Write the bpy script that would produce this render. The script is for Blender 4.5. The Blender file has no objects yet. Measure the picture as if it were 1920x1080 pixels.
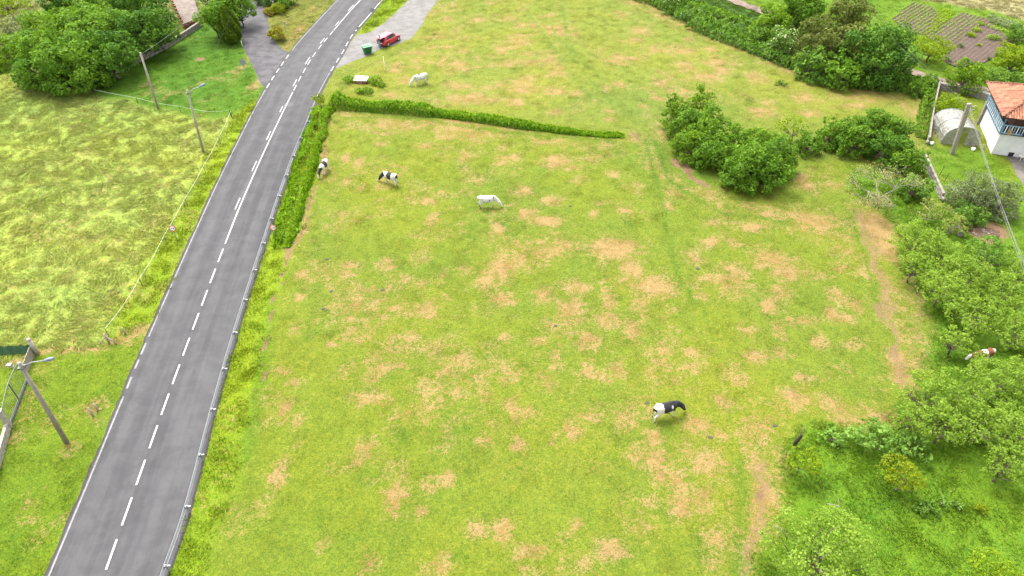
import bpy, math, random
import numpy as np
from mathutils import Vector, Matrix

# ------------------------------------------------------------------ camera, sky, sun, exposure
S = bpy.context.scene
COL = S.collection
CAM_H, PITCH, FPX = 41.0, math.radians(40.6), 1340.0
cd = bpy.data.cameras.new('camera'); cam = bpy.data.objects.new('camera', cd); COL.objects.link(cam)
cam.location = (0, 0, CAM_H); cam.rotation_euler = (math.radians(90) - PITCH, 0, 0)
cd.sensor_width = 36; cd.lens = 36 * FPX / 1920; cd.clip_start = .5; cd.clip_end = 6000
S.camera = cam
SUN_EL, SUN_AZ = math.radians(62), math.radians(-35)      # azimuth from +Y towards +X
w = bpy.data.worlds.new('World'); S.world = w; w.use_nodes = True
nt = w.node_tree; bg = nt.nodes['Background']; sky = nt.nodes.new('ShaderNodeTexSky')
sky.sky_type = 'NISHITA'; sky.sun_disc = False; sky.sun_elevation = SUN_EL; sky.sun_rotation = SUN_AZ
sky.dust_density = 4.0; sky.air_density = 1.0
hs = nt.nodes.new('ShaderNodeHueSaturation'); hs.inputs['Saturation'].default_value = .22
nt.links.new(sky.outputs[0], hs.inputs['Color']); nt.links.new(hs.outputs[0], bg.inputs['Color'])
bg.inputs['Strength'].default_value = .15
sd = bpy.data.lights.new('sun', 'SUN'); sd.energy = 1.2; sd.angle = math.radians(26); sd.color = (1, .965, .91)
sun = bpy.data.objects.new('sun', sd); COL.objects.link(sun)
sv = Vector((math.sin(SUN_AZ) * math.cos(SUN_EL), math.cos(SUN_AZ) * math.cos(SUN_EL), math.sin(SUN_EL)))
sun.rotation_euler = sv.to_track_quat('Z', 'Y').to_euler(); sun.location = sv * 80
S.view_settings.view_transform = 'Standard'; S.view_settings.look = 'None'; S.view_settings.gamma = 1
S.view_settings.use_curve_mapping = False; S.view_settings.exposure = 2.06
S.cycles.max_bounces = 6; S.cycles.diffuse_bounces = 3; S.cycles.transparent_max_bounces = 6

# ------------------------------------------------------------------ helpers
SP, CP = math.sin(PITCH), math.cos(PITCH)
def P(u, v, z=0.0):
    """Survey helper: where the line of sight of picture point (u, v) of the 1920 px photo meets height z."""
    x, y = (u - 960) / FPX, (v - 540) / FPX
    dz = SP + y * CP; dy = CP - y * SP
    t = (CAM_H - z) / dz
    return Vector((x * t, dy * t, z))
def mpp(u, v, z=0.0):
    return (CAM_H - z) / (SP + (v - 540) / FPX * CP) / FPX
def PP(pts, z=0.0): return [P(u, v, z) for u, v in pts]
rnd = random.Random(7)
R = np.random.default_rng(11)

def tag(o, label=None, cat=None, group=None, kind=None):
    for k, val in (('label', label), ('category', cat), ('group', group), ('kind', kind)):
        if val: o[k] = val
    return o
def link(o, parent=None):
    COL.objects.link(o)
    if parent: o.parent = parent
    return o
def empty(name, loc, rz=0):
    o = bpy.data.objects.new(name, None); o.location = loc; o.rotation_euler = (0, 0, rz); o.empty_display_size = .3
    return link(o)
def np_mesh(name, V, F, mat, smooth=False, attrs=None):
    me = bpy.data.meshes.new(name)
    V = np.asarray(V, dtype=np.float32); F = np.asarray(F, dtype=np.int32); n, k = F.shape
    me.vertices.add(len(V)); me.vertices.foreach_set('co', V.ravel())
    me.loops.add(n * k); me.loops.foreach_set('vertex_index', F.ravel())
    me.polygons.add(n); me.polygons.foreach_set('loop_start', np.arange(0, n * k, k, dtype=np.int32))
    if smooth: me.polygons.foreach_set('use_smooth', np.ones(n, dtype=bool))
    me.materials.append(mat)
    for an, (ty, dat) in (attrs or {}).items():
        a = me.attributes.new(an, ty, 'POINT')
        dat = np.asarray(dat, dtype=np.float32)
        if ty == 'FLOAT_COLOR':
            d4 = np.ones((len(V), 4), dtype=np.float32); d4[:, :3] = dat
            a.data.foreach_set('color', d4.ravel())
        else: a.data.foreach_set('value', dat.ravel())
    me.update(calc_edges=True)
    return me
def mobj(name, me, parent=None): return link(bpy.data.objects.new(name, me), parent)

class MB:
    """collects simple solids into one mesh"""
    def __init__(s): s.v = []; s.f = []
    def add(s, vs, fs):
        b = len(s.v); s.v += [tuple(p) for p in vs]; s.f += [tuple(b + i for i in f) for f in fs]; return s
    def box(s, c, d, rz=0, rx=0, ry=0):
        m = Matrix.Translation(c) @ Matrix.Rotation(rz, 4, 'Z') @ Matrix.Rotation(rx, 4, 'X') @ Matrix.Rotation(ry, 4, 'Y')
        vs = [m @ Vector((x * d[0] / 2, y * d[1] / 2, z * d[2] / 2)) for x in (-1, 1) for y in (-1, 1) for z in (-1, 1)]
        return s.add(vs, [(0, 1, 3, 2), (4, 6, 7, 5), (0, 4, 5, 1), (2, 3, 7, 6), (0, 2, 6, 4), (1, 5, 7, 3)])
    def beam(s, a, b, wd, ht, up=Vector((0, 0, 1))):
        a, b = Vector(a), Vector(b); d = (b - a).normalized(); x = d.cross(up)
        if x.length < 1e-4: x = d.cross(Vector((0, 1, 0)))
        x.normalize(); y = x.cross(d)
        vs = [p + x * i * wd / 2 + y * j * ht / 2 for p in (a, b) for i, j in ((-1, -1), (1, -1), (1, 1), (-1, 1))]
        return s.add(vs, [(0, 3, 2, 1), (4, 5, 6, 7), (0, 1, 5, 4), (1, 2, 6, 5), (2, 3, 7, 6), (3, 0, 4, 7)])
    def tube(s, pts, rs, n=8, caps=True):
        pts = [Vector(p) for p in pts]
        if not hasattr(rs, '__len__'): rs = [rs] * len(pts)
        b = len(s.v)
        for i, p in enumerate(pts):
            d = (pts[min(i + 1, len(pts) - 1)] - pts[max(i - 1, 0)])
            d = d.normalized() if d.length > 0 else Vector((0, 0, 1))
            x = d.cross(Vector((0, 0, 1))) if abs(d.z) < .95 else d.cross(Vector((0, 1, 0)))
            x.normalize(); y = d.cross(x)
            for k in range(n):
                a = 2 * math.pi * k / n
                s.v.append(tuple(p + (x * math.cos(a) + y * math.sin(a)) * rs[i]))
        for i in range(len(pts) - 1):
            for k in range(n):
                q = b + i * n + k; q2 = b + i * n + (k + 1) % n
                s.f.append((q, q2, q2 + n, q + n))
        if caps:
            s.f.append(tuple(b + k for k in range(n))[::-1]); s.f.append(tuple(b + (len(pts) - 1) * n + k for k in range(n)))
        return s
    def lathe(s, prof, n=12, m=Matrix()):
        b = len(s.v)
        for r, z in prof:
            for k in range(n):
                a = 2 * math.pi * k / n; s.v.append(tuple(m @ Vector((r * math.cos(a), r * math.sin(a), z))))
        for i in range(len(prof) - 1):
            for k in range(n):
                q = b + i * n + k; q2 = b + i * n + (k + 1) % n
                s.f.append((q, q2, q2 + n, q + n))
        s.f.append(tuple(b + k for k in range(n))[::-1]); s.f.append(tuple(b + (len(prof) - 1) * n + k for k in range(n)))
        return s
    def me(s, name, mat, smooth=False, bevel=0):
        me = bpy.data.meshes.new(name); me.from_pydata(s.v, [], s.f); me.materials.append(mat); me.update()
        if smooth: me.polygons.foreach_set('use_smooth', [True] * len(me.polygons))
        return me
    def build(s, name, mat, parent=None, smooth=False, bevel=0):
        o = mobj(name, s.me(name, mat, smooth), parent)
        if bevel:
            md = o.modifiers.new('bevel', 'BEVEL'); md.width = bevel; md.segments = 2; md.limit_method = 'ANGLE'
        return o

# ------------------------------------------------------------------ materials
def nodes(m): m.use_nodes = True; return m.node_tree, m.node_tree.nodes, m.node_tree.links
def N(nt, t, **kw):
    n = nt.nodes.new(t)
    for k, v in kw.items():
        if k in ('blend_type', 'data_type', 'attribute_type', 'attribute_name', 'operation', 'interpolation_type', 'clamp_result', 'noise_dimensions', 'feature', 'wave_type', 'bands_direction'): setattr(n, k, v)
        else: n.inputs[k.replace('_', ' ')].default_value = v
    return n
def mixc(nt, fac, a, b, mode='MIX'):
    n = nt.nodes.new('ShaderNodeMix'); n.data_type = 'RGBA'; n.blend_type = mode; L = nt.links
    for sock, x in ((n.inputs[0], fac), (n.inputs[6], a), (n.inputs[7], b)):
        if hasattr(x, 'is_output'): L.new(x, sock)
        else: sock.default_value = x if not isinstance(x, tuple) else (*x, 1)[:4]
    return n.outputs[2]
def rng(nt, x, a, b, c=0., d=1., smooth=True):
    n = nt.nodes.new('ShaderNodeMapRange'); n.interpolation_type = 'SMOOTHSTEP' if smooth else 'LINEAR'
    nt.links.new(x, n.inputs[0])
    for i, q in enumerate((a, b, c, d)): n.inputs[i + 1].default_value = q
    return n.outputs[0]
def mth(nt, op, a, b=0.):
    n = nt.nodes.new('ShaderNodeMath'); n.operation = op
    for i, x in enumerate((a, b)):
        if hasattr(x, 'is_output'): nt.links.new(x, n.inputs[i])
        else: n.inputs[i].default_value = x
    return n.outputs[0]
def noise(nt, vec, scale, detail=4, rough=.6, dist=0.):
    n = nt.nodes.new('ShaderNodeTexNoise'); nt.links.new(vec, n.inputs['Vector'])
    n.inputs['Scale'].default_value = scale; n.inputs['Detail'].default_value = detail
    n.inputs['Roughness'].default_value = rough; n.inputs['Distortion'].default_value = dist
    return n.outputs['Fac']
def plain(name, c, rough=.7, metal=0., var=.25, scale=6., spec=.3, bump=0., coat=0.):
    m = bpy.data.materials.new(name); nt, ns, L = nodes(m); b = ns['Principled BSDF']
    tc = ns.new('ShaderNodeTexCoord').outputs['Object']
    f = noise(nt, tc, scale, 5, .65)
    f2 = rng(nt, f, .3, .7, 1 - var, 1 + var, False)
    mul = ns.new('ShaderNodeVectorMath'); mul.operation = 'SCALE'; mul.inputs[0].default_value = c
    L.new(f2, mul.inputs['Scale']); L.new(mul.outputs[0], b.inputs['Base Color'])
    b.inputs['Roughness'].default_value = rough; b.inputs['Metallic'].default_value = metal
    b.inputs['Specular IOR Level'].default_value = spec; b.inputs['Coat Weight'].default_value = coat
    if bump:
        bn = ns.new('ShaderNodeBump'); bn.inputs['Strength'].default_value = bump; bn.inputs['Distance'].default_value = .02
        L.new(noise(nt, tc, scale * 4, 5, .7), bn.inputs['Height']); L.new(bn.outputs[0], b.inputs['Normal'])
    return m
def attr_mat(name, attr='paint', rough=.7, spec=.25, var=.12):
    m = bpy.data.materials.new(name); nt, ns, L = nodes(m); b = ns['Principled BSDF']
    a = N(nt, 'ShaderNodeAttribute', attribute_name=attr)
    tc = ns.new('ShaderNodeTexCoord').outputs['Object']
    v = ns.new('ShaderNodeVectorMath'); v.operation = 'SCALE'; L.new(a.outputs['Color'], v.inputs[0])
    L.new(rng(nt, noise(nt, tc, 9, 4), .3, .7, 1 - var, 1 + var, False), v.inputs['Scale'])
    L.new(v.outputs[0], b.inputs['Base Color']); b.inputs['Roughness'].default_value = rough; b.inputs['Specular IOR Level'].default_value = spec
    return m

# grass colour shared by the soil sheet and by the blades growing on it
def grass_group():
    g = bpy.data.node_groups.new('grass_colour', 'ShaderNodeTree')
    g.interface.new_socket('Zone', in_out='INPUT', socket_type='NodeSocketColor')
    g.interface.new_socket('Dry', in_out='INPUT', socket_type='NodeSocketFloat')
    g.interface.new_socket('Color', in_out='OUTPUT', socket_type='NodeSocketColor')
    g.interface.new_socket('DryMask', in_out='OUTPUT', socket_type='NodeSocketFloat')
    i = g.nodes.new('NodeGroupInput'); o = g.nodes.new('NodeGroupOutput'); L = g.links
    pos = g.nodes.new('ShaderNodeNewGeometry').outputs['Position']
    big = noise(g, pos, .09, 3, .55, .4); mid = noise(g, pos, .55, 5, .65, .6); fin = noise(g, pos, 2.6, 6, .72, .8); mic = noise(g, pos, 9, 4, .75, 1.2)
    c = i.outputs['Zone']
    c = mixc(g, rng(g, big, .38, .64, 0, .45), c, mixc(g, 1., c, (1.28, 1.08, .8), 'MULTIPLY'))
    c = mixc(g, rng(g, mid, .5, .72, 0, .5), c, mixc(g, 1., c, (.76, .90, .92), 'MULTIPLY'))
    c = mixc(g, rng(g, fin, .36, .62, 0, .6), mixc(g, 1., c, (.74, .84, .8), 'MULTIPLY'), mixc(g, 1., c, (1.25, 1.14, 1.15), 'MULTIPLY'))
    c = mixc(g, rng(g, mic, .36, .66, 0, 1), mixc(g, 1., c, (.58, .68, .7), 'MULTIPLY'), mixc(g, 1., c, (1.38, 1.28, 1.35), 'MULTIPLY'))
    # dry clippings and bare spots
    s1 = mth(g, 'MULTIPLY', mth(g, 'SUBTRACT', fin, .5), 2.9)
    s2 = mth(g, 'MULTIPLY', mth(g, 'SUBTRACT', mic, .5), 2.1)
    s3 = mth(g, 'MULTIPLY', mth(g, 'SUBTRACT', mid, .5), 1.6)
    tot = mth(g, 'ADD', mth(g, 'ADD', mth(g, 'ADD', i.outputs['Dry'], s1), s2), s3)
    m = mth(g, 'MULTIPLY', rng(g, tot, .22, 1.05), rng(g, i.outputs['Dry'], .02, .25))
    tan = mixc(g, rng(g, mid, .35, .65), (.190, .108, .048), (.265, .172, .090))
    tan = mixc(g, rng(g, mic, .3, .7), mixc(g, 1., tan, (.7, .62, .55), 'MULTIPLY'), mixc(g, 1., tan, (1.2, 1.17, 1.1), 'MULTIPLY'))
    c = mixc(g, mth(g, 'MULTIPLY', m, .76), c, tan)
    L.new(c, o.inputs['Color']); L.new(m, o.inputs['DryMask'])
    return g
GG = grass_group()
def ground_mat():
    m = bpy.data.materials.new('meadow_ground'); nt, ns, L = nodes(m); b = ns['Principled BSDF']
    g = ns.new('ShaderNodeGroup'); g.node_tree = GG
    a = N(nt, 'ShaderNodeAttribute', attribute_name='zone'); d = N(nt, 'ShaderNodeAttribute', attribute_name='dry')
    so = N(nt, 'ShaderNodeAttribute', attribute_name='soil')
    L.new(a.outputs['Color'], g.inputs['Zone']); L.new(d.outputs['Fac'], g.inputs['Dry'])
    pos = ns.new('ShaderNodeNewGeometry').outputs['Position']
    n = noise(nt, pos, 6, 6, .7, .5)
    sm = rng(nt, mth(nt, 'ADD', so.outputs['Fac'], mth(nt, 'MULTIPLY', mth(nt, 'SUBTRACT', n, .5), 1.6)), .35, .8)
    sm = mth(nt, 'MULTIPLY', sm, rng(nt, so.outputs['Fac'], .02, .3))
    soil = mixc(nt, rng(nt, n, .35, .65), (.105, .064, .036), (.185, .118, .066))
    L.new(mixc(nt, sm, g.outputs['Color'], soil), b.inputs['Base Color'])
    b.inputs['Roughness'].default_value = .95; b.inputs['Specular IOR Level'].default_value = .1
    bn = ns.new('ShaderNodeBump'); bn.inputs['Strength'].default_value = .9; bn.inputs['Distance'].default_value = .09
    L.new(noise(nt, pos, 7, 6, .75, .4), bn.inputs['Height']); L.new(bn.outputs[0], b.inputs['Normal'])
    return m
def blade_mat():
    m = bpy.data.materials.new('grass_blades'); nt, ns, L = nodes(m)
    ns.remove(ns['Principled BSDF']); out = ns['Material Output']
    g = ns.new('ShaderNodeGroup'); g.node_tree = GG
    a = N(nt, 'ShaderNodeAttribute', attribute_name='zone', attribute_type='INSTANCER')
    d = N(nt, 'ShaderNodeAttribute', attribute_name='dry', attribute_type='INSTANCER')
    br = N(nt, 'ShaderNodeAttribute', attribute_name='bright')
    L.new(a.outputs['Color'], g.inputs['Zone']); L.new(d.outputs['Fac'], g.inputs['Dry'])
    v = ns.new('ShaderNodeVectorMath'); v.operation = 'SCALE'; L.new(mixc(nt, rng(nt, br.outputs['Fac'], 1.42, 1.5, 0, .75), g.outputs['Color'], (.20, .175, .075)), v.inputs[0]); L.new(br.outputs['Fac'], v.inputs['Scale'])
    df = ns.new('ShaderNodeBsdfDiffuse'); tr = ns.new('ShaderNodeBsdfTranslucent'); mx = ns.new('ShaderNodeMixShader'); mx.inputs[0].default_value = .3
    # soft blades bend over: shade them mostly as the upper side of the sward
    va = ns.new('ShaderNodeVectorMath'); va.operation = 'SCALE'; L.new(ns.new('ShaderNodeNewGeometry').outputs['Normal'], va.inputs[0]); va.inputs['Scale'].default_value = .38
    vb = ns.new('ShaderNodeVectorMath'); vb.operation = 'ADD'; L.new(va.outputs[0], vb.inputs[0]); vb.inputs[1].default_value = (0, 0, .8)
    vn = ns.new('ShaderNodeVectorMath'); vn.operation = 'NORMALIZE'; L.new(vb.outputs[0], vn.inputs[0]); L.new(vn.outputs[0], df.inputs['Normal'])
    L.new(v.outputs[0], df.inputs['Color']); L.new(v.outputs[0], tr.inputs['Color'])
    L.new(df.outputs[0], mx.inputs[1]); L.new(tr.outputs[0], mx.inputs[2]); L.new(mx.outputs[0], out.inputs['Surface'])
    return m
_leaf = {}
def leaf_mat(name, dark, light, trans=.38):
    if name in _leaf: return _leaf[name]
    m = bpy.data.materials.new(name); nt, ns, L = nodes(m)
    b = ns['Principled BSDF']; out = ns['Material Output']
    t = N(nt, 'ShaderNodeAttribute', attribute_name='tint')
    c = mixc(nt, t.outputs['Fac'], dark, light)
    L.new(c, b.inputs['Base Color']); b.inputs['Roughness'].default_value = .6; b.inputs['Specular IOR Level'].default_value = .08
    tr = ns.new('ShaderNodeBsdfTranslucent'); L.new(mixc(nt, 1., c, (1.2, 1.25, .6), 'MULTIPLY'), tr.inputs['Color'])
    mx = ns.new('ShaderNodeMixShader'); mx.inputs[0].default_value = trans
    L.new(b.outputs[0], mx.inputs[1]); L.new(tr.outputs[0], mx.inputs[2]); L.new(mx.outputs[0], out.inputs['Surface'])
    _leaf[name] = m; return m
M = dict(
    bark=plain('grey_bark', (.12, .095, .07), .9, scale=8, bump=.6), palebark=plain('lichen_bark', (.19, .175, .135), .9, scale=10, bump=.5),
    darkbark=plain('dark_wood', (.035, .026, .02), .9, bump=.5),
    wood=plain('weathered_wood', (.23, .20, .155), .85, scale=5, bump=.5), concrete=plain('pole_concrete', (.27, .245, .20), .85, scale=4, var=.3, bump=.4),
    steel=plain('galvanised_steel', (.27, .275, .285), .5, .35, .12), white=plain('white_paint', (.78, .78, .76), .5, var=.06),
    marking=plain('road_marking', (.33, .33, .315), .6, var=.3, scale=4), edgemark=plain('edge_marking', (.165, .158, .155), .7, var=.35, scale=3),
    black=plain('black_plastic', (.02, .02, .022), .5), rubber=plain('tyre_rubber', (.018, .018, .018), .8), redring=plain('sign_red', (.55, .04, .02), .4, var=.05),
    red=plain('red_car_paint', (.42, .010, .028), .25, var=.03, spec=.5, coat=.6), glass=plain('dark_glass', (.03, .04, .05), .08, spec=.7, var=.05),
    alloy=plain('alloy_rim', (.5, .5, .5), .35, .7), wire=plain('cable_grey', (.13, .13, .125), .6), green=plain('bin_green', (.025, .13, .045), .5, var=.12),
    lid=plain('bin_lid_green', (.10, .24, .13), .5), tape=plain('fence_tape', (.5, .5, .42), .6), plaster=plain('whitewashed_wall', (.58, .57, .54), .85, var=.15, scale=.9, bump=.3),
    stone=plain('stone_wall', (.20, .18, .15), .9, var=.4, scale=3, bump=.8), blue=plain('blue_paint', (.20, .33, .44), .55, var=.12), tile=plain('clay_tile', (.40, .15, .085), .85, var=.35, scale=2.4, bump=.4),
    dark=plain('dark_timber', (.045, .03, .025), .8), iron=plain('grey_iron', (.13, .135, .14), .6, .3), plastic=plain('white_plastic', (.7, .68, .62), .5, var=.05),
    soil=plain('turned_soil', (.095, .055, .036), .95, var=.35, scale=5, bump=1.), orange=plain('tail_lamp', (.5, .03, .02), .3), brick=plain('brick_edge', (.2, .07, .04), .9, var=.4, scale=4),
    net=plain('green_netting', (.05, .12, .055), .8, var=.3, scale=12), lamp=plain('lamp_cover', (.15, .18, .23), .3),
)

# ------------------------------------------------------------------ value noise in numpy
def vnoise(x, y, s, seed):
    r = np.random.default_rng(seed).random((64, 64)); x = x / s; y = y / s
    xi = np.floor(x).astype(int); yi = np.floor(y).astype(int); fx = x - xi; fy = y - yi
    fx = fx * fx * (3 - 2 * fx); fy = fy * fy * (3 - 2 * fy)
    a = r[xi % 64, yi % 64]; b = r[(xi + 1) % 64, yi % 64]; c = r[xi % 64, (yi + 1) % 64]; d = r[(xi + 1) % 64, (yi + 1) % 64]
    return (a * (1 - fx) + b * fx) * (1 - fy) + (c * (1 - fx) + d * fx) * fy
def fbm(x, y, s, seed): return (vnoise(x, y, s, seed) + .5 * vnoise(x, y, s / 2, seed + 1) + .25 * vnoise(x, y, s / 4, seed + 2)) / 1.75
def inside(X, Y, poly):
    r = np.zeros(X.shape, bool); n = len(poly)
    for i in range(n):
        x1, y1 = poly[i][0], poly[i][1]; x2, y2 = poly[(i + 1) % n][0], poly[(i + 1) % n][1]
        if y1 == y2: continue
        c = ((Y < y1) != (Y < y2)) & (X < (x2 - x1) * (Y - y1) / (y2 - y1) + x1)
        r ^= c
    return r
def dist_line(X, Y, pts):
    d = np.full(X.shape, 1e9)
    for (a, b) in zip(pts[:-1], pts[1:]):
        vx, vy = b[0] - a[0], b[1] - a[1]; q = max(vx * vx + vy * vy, 1e-9)
        t = np.clip(((X - a[0]) * vx + (Y - a[1]) * vy) / q, 0, 1)
        d = np.minimum(d, np.hypot(X - a[0] - t * vx, Y - a[1] - t * vy))
    return d
def sstep(x, a, b): t = np.clip((x - a) / (b - a), 0, 1); return t * t * (3 - 2 * t)
def spline(pts, step=.5):
    """Catmull-Rom through ground points, resampled"""
    p = [Vector(q) for q in pts]; p = [p[0] * 2 - p[1]] + p + [p[-1] * 2 - p[-2]]; out = []
    for i in range(1, len(p) - 2):
        n = max(2, int((p[i + 1] - p[i]).length / step))
        for k in range(n):
            t = k / n; a, b, c, d = p[i - 1], p[i], p[i + 1], p[i + 2]
            out.append(.5 * ((2 * b) + (c - a) * t + (2 * a - 5 * b + 4 * c - d) * t * t + (3 * b - a - 3 * c + d) * t ** 3))
    out.append(p[-2]); return out

# ------------------------------------------------------------------ road survey (pixels of the photograph -> metres)
L_px = [(64, 1150), (91.9, 1080), (168.9, 896), (225, 760), (284.4, 619), (391, 380), (439.8, 278.6), (495.8, 171.9), (545.3, 97.7), (584.4, 52), (633.9, 0), (690, -50), (760, -100)]
C_px = [(170, 1150), (196, 1078), (248.3, 931.9), (317.5, 737.8), (389.3, 544.4), (423.3, 455.6), (453.3, 380), (498.4, 278.6), (549.2, 173.2), (585.7, 108), (626, 57.3), (676.8, 0), (735, -50), (806, -100)]
G_px = [(283, 1150), (303.7, 1077), (347.6, 951.7), (398.5, 760), (451, 582), (516.7, 382), (554.4, 278.6), (588, 203)]   # guard rail, top of beam
RE_px = [(588, 200), (609, 156), (627, 125), (644, 97.7), (662.5, 65), (696, 26), (718.5, 0), (774, -50), (846, -100)]
Ledge = spline(PP(L_px)); Cline = spline(PP(C_px))
rail_line = spline([Vector((p.x, p.y, 0)) for p in PP(G_px, .62)], 1.)
RE = [Vector((p.x - .12, p.y, 0)) for p in PP(G_px, .62)][:-1] + PP(RE_px)
Redge = spline(RE)
def along(line):
    d = [0.]
    for a, b in zip(line[:-1], line[1:]): d.append(d[-1] + (b - a).length)
    return d
def at_d(line, dd, s):
    s = max(0, min(s, dd[-1])); i = max(0, min(len(dd) - 2, int(np.searchsorted(dd, s)) - 1)); t = (s - dd[i]) / max(dd[i + 1] - dd[i], 1e-6)
    return line[i].lerp(line[i + 1], t)
def near_d(line, dd, p):
    k = min(range(len(line)), key=lambda i: (line[i] - p).length); return dd[k]
Cd, Ld, Rd = along(Cline), along(Ledge), along(Redge)
# extend the road behind the camera
for ln in (Ledge, Cline, Redge):
    d = (ln[0] - ln[6]).normalized(); ln.insert(0, ln[0] + d * 60)
Cd, Ld, Rd = along(Cline), along(Ledge), along(Redge)
driveway_px = [(455, -10), (490, -14), (500, 22), (505, 50), (512, 75), (532, 94), (549, 99), (520, 138), (499, 172), (486, 150), (470, 118), (458, 90), (452, 60), (450, 30)]
layby_px = [(625, 130), (636, 108), (648, 92), (668, 66), (690, 62), (716, 46), (742, 24), (766, 0), (800, -40), (850, -40), (822, 0), (800, 28), (789, 50), (771, 72), (742, 84), (712, 92), (690, 104), (655, 118)]
yard_px = [(1872, 289), (1890, 296), (1902, 318), (1920, 352), (2100, 420), (2200, 300), (1960, 287)]
drive_poly, layby_poly, yard_poly = PP(driveway_px), PP(layby_px), PP(yard_px)
road_poly = Ledge + Redge[::-1]
bed1_px = [(1671, 36), (1709, 3), (1749, 14), (1776, 40), (1760, 62), (1736, 67), (1700, 60)]
bed2_px = [(1733, 69), (1770, 44), (1801, 23), (1850, 35), (1898, 80), (1893, 90), (1866, 108), (1833, 126), (1790, 126), (1763, 114), (1779, 92)]
bed1, bed2 = PP(bed1_px), PP(bed2_px)
track_line = spline(PP([(1330, -22), (1380, 5), (1432, 24), (1520, 62), (1620, 104), (1702, 135), (1782, 158), (1850, 172), (1990, 190)]))

# ------------------------------------------------------------------ ground: one sheet to the horizon
x0, x1, y0, y1, st = -98., 98., 2., 132., .42
def axis(a, b, far):
    c = list(np.arange(a, b, st)); o = []; d = st * 2
    q = b
    while q < far: o.append(q); q += d; d *= 1.5
    i = []; d = st * 2; q = a - d
    while q > -far: i.append(q); q -= d; d *= 1.5
    return np.array(i[::-1] + c + o + [far])
ax, ay = axis(x0, x1, 3200), axis(y0, y1, 3200)
X, Y = np.meshgrid(ax, ay, indexing='ij')
wx = X + (fbm(X, Y, 2.2, 3) - .5) * 1.8; wy = Y + (fbm(X, Y, 2.2, 9) - .5) * 1.8
GRASS = dict(pasture=(.111, .142, .0145), far_pasture=(.124, .150, .022), meadow=(.178, .224, .040), verge=(.128, .182, .0085), lawn=(.056, .118, .009),
             plot=(.094, .138, .009), orchard=(.070, .138, .009), dull=(.112, .12, .020), garden=(.078, .140, .009), tanfield=(.21, .185, .08), farmeadow=(.14, .16, .05), wood=(.045, .09, .012))
H = dict(pasture=0, far_pasture=0, meadow=3, verge=2, lawn=1, plot=1, orchard=2, dull=1, garden=1, tanfield=2, farmeadow=2, wood=2)
zones = [
 ('far_pasture', [(590, 190), (620, 175), (1240, 260), (1760, 330), (1760, 120), (1600, 160), (1300, 55), (1180, -12), (700, -330), (600, -200)]),
 ('farmeadow', [(-1500, 150), (60, 150), (170, 160), (500, -80), (300, -330), (-1500, -330)]),
 ('lawn', [(55, 30), (110, 5), (200, 60), (100, 90)]), ('lawn', [(-10, 115), (60, 140), (60, 160), (-10, 140)]),
 ('meadow', [(-1500, 140), (60, 142), (150, 168), (180, 182), (405, 225), (436, 218), (440, 235), (385, 310), (325, 420), (262, 530), (205, 620), (190, 645), (75, 668), (-200, 690), (-1500, 740)]),
 ('verge', [(440, 218), (505, 160), (480, 230), (410, 350), (340, 480), (290, 619), (215, 642), (200, 625), (262, 530), (325, 420), (385, 310)]),
 ('plot', [(-1500, 740), (75, 668), (215, 642), (290, 600), (292, 619), (240, 740), (100, 1080), (0, 1400), (-900, 4000), (-3000, 4000)]),
 ('lawn', [(180, 182), (165, 160), (345, 60), (455, 10), (458, 75), (468, 105), (500, 168), (436, 218), (405, 225)]),
 ('dull', [(496, -40), (660, -40), (588, 55), (549, 99), (530, 95), (505, 75)]),
 ('verge', [(625, 130), (675, 66), (696, 20), (735, -40), (800, -40), (745, 24), (700, 62)]),
 ('verge', [(596, 190), (612, 215), (598, 320), (560, 450), (512, 560), (492, 700), (440, 900), (375, 1080), (300, 1400), (150, 1400), (300, 1080), (398, 760), (450, 582), (516, 382), (585, 203)]),
 ('orchard', [(1745, 330), (1765, 385), (1900, 400), (2600, 500), (3600, 1500), (1330, 1500), (1395, 1080), (1470, 968), (1462, 835), (1500, 806), (1650, 795), (1735, 720), (1740, 600), (1690, 520), (1672, 420), (1650, 385), (1580, 350), (1600, 315)]),
 ('garden', [(1737, 272), (1870, 288), (1905, 340), (2300, 440), (1900, 480), (1850, 440), (1768, 384)]),
 ('wood', [(1200, -5), (1240, 25), (1300, 55), (1380, 92), (1450, 122), (1530, 152), (1600, 168), (1740, 175), (1740, 300), (1757, 165), (1790, 170), (1870, 190), (1870, 170), (1782, 150), (1700, 130), (1600, 95), (1432, 18), (1340, -20)]),
 ('garden', [(1690, 135), (1600, 90), (1500, 40), (1400, 0), (1380, -40), (1560, -40), (1900, 20), (2200, 80), (2200, 190), (1860, 168), (1782, 150)]),
 ('tanfield', [(1540, -20), (1700, -6), (1870, 24), (1990, 60), (3000, 200), (3000, -330), (1200, -330), (1250, -80)]),
]
names = ['pasture'] + [z[0] for z in zones]
idx = np.zeros(X.shape, int)
for k, (nm, poly) in enumerate(zones):
    m = inside(wx, wy, PP(poly)); idx[m] = k + 1
zc = np.array([GRASS[n] for n in names])[idx]; hc = np.array([H[n] for n in names], float)[idx]
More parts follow.
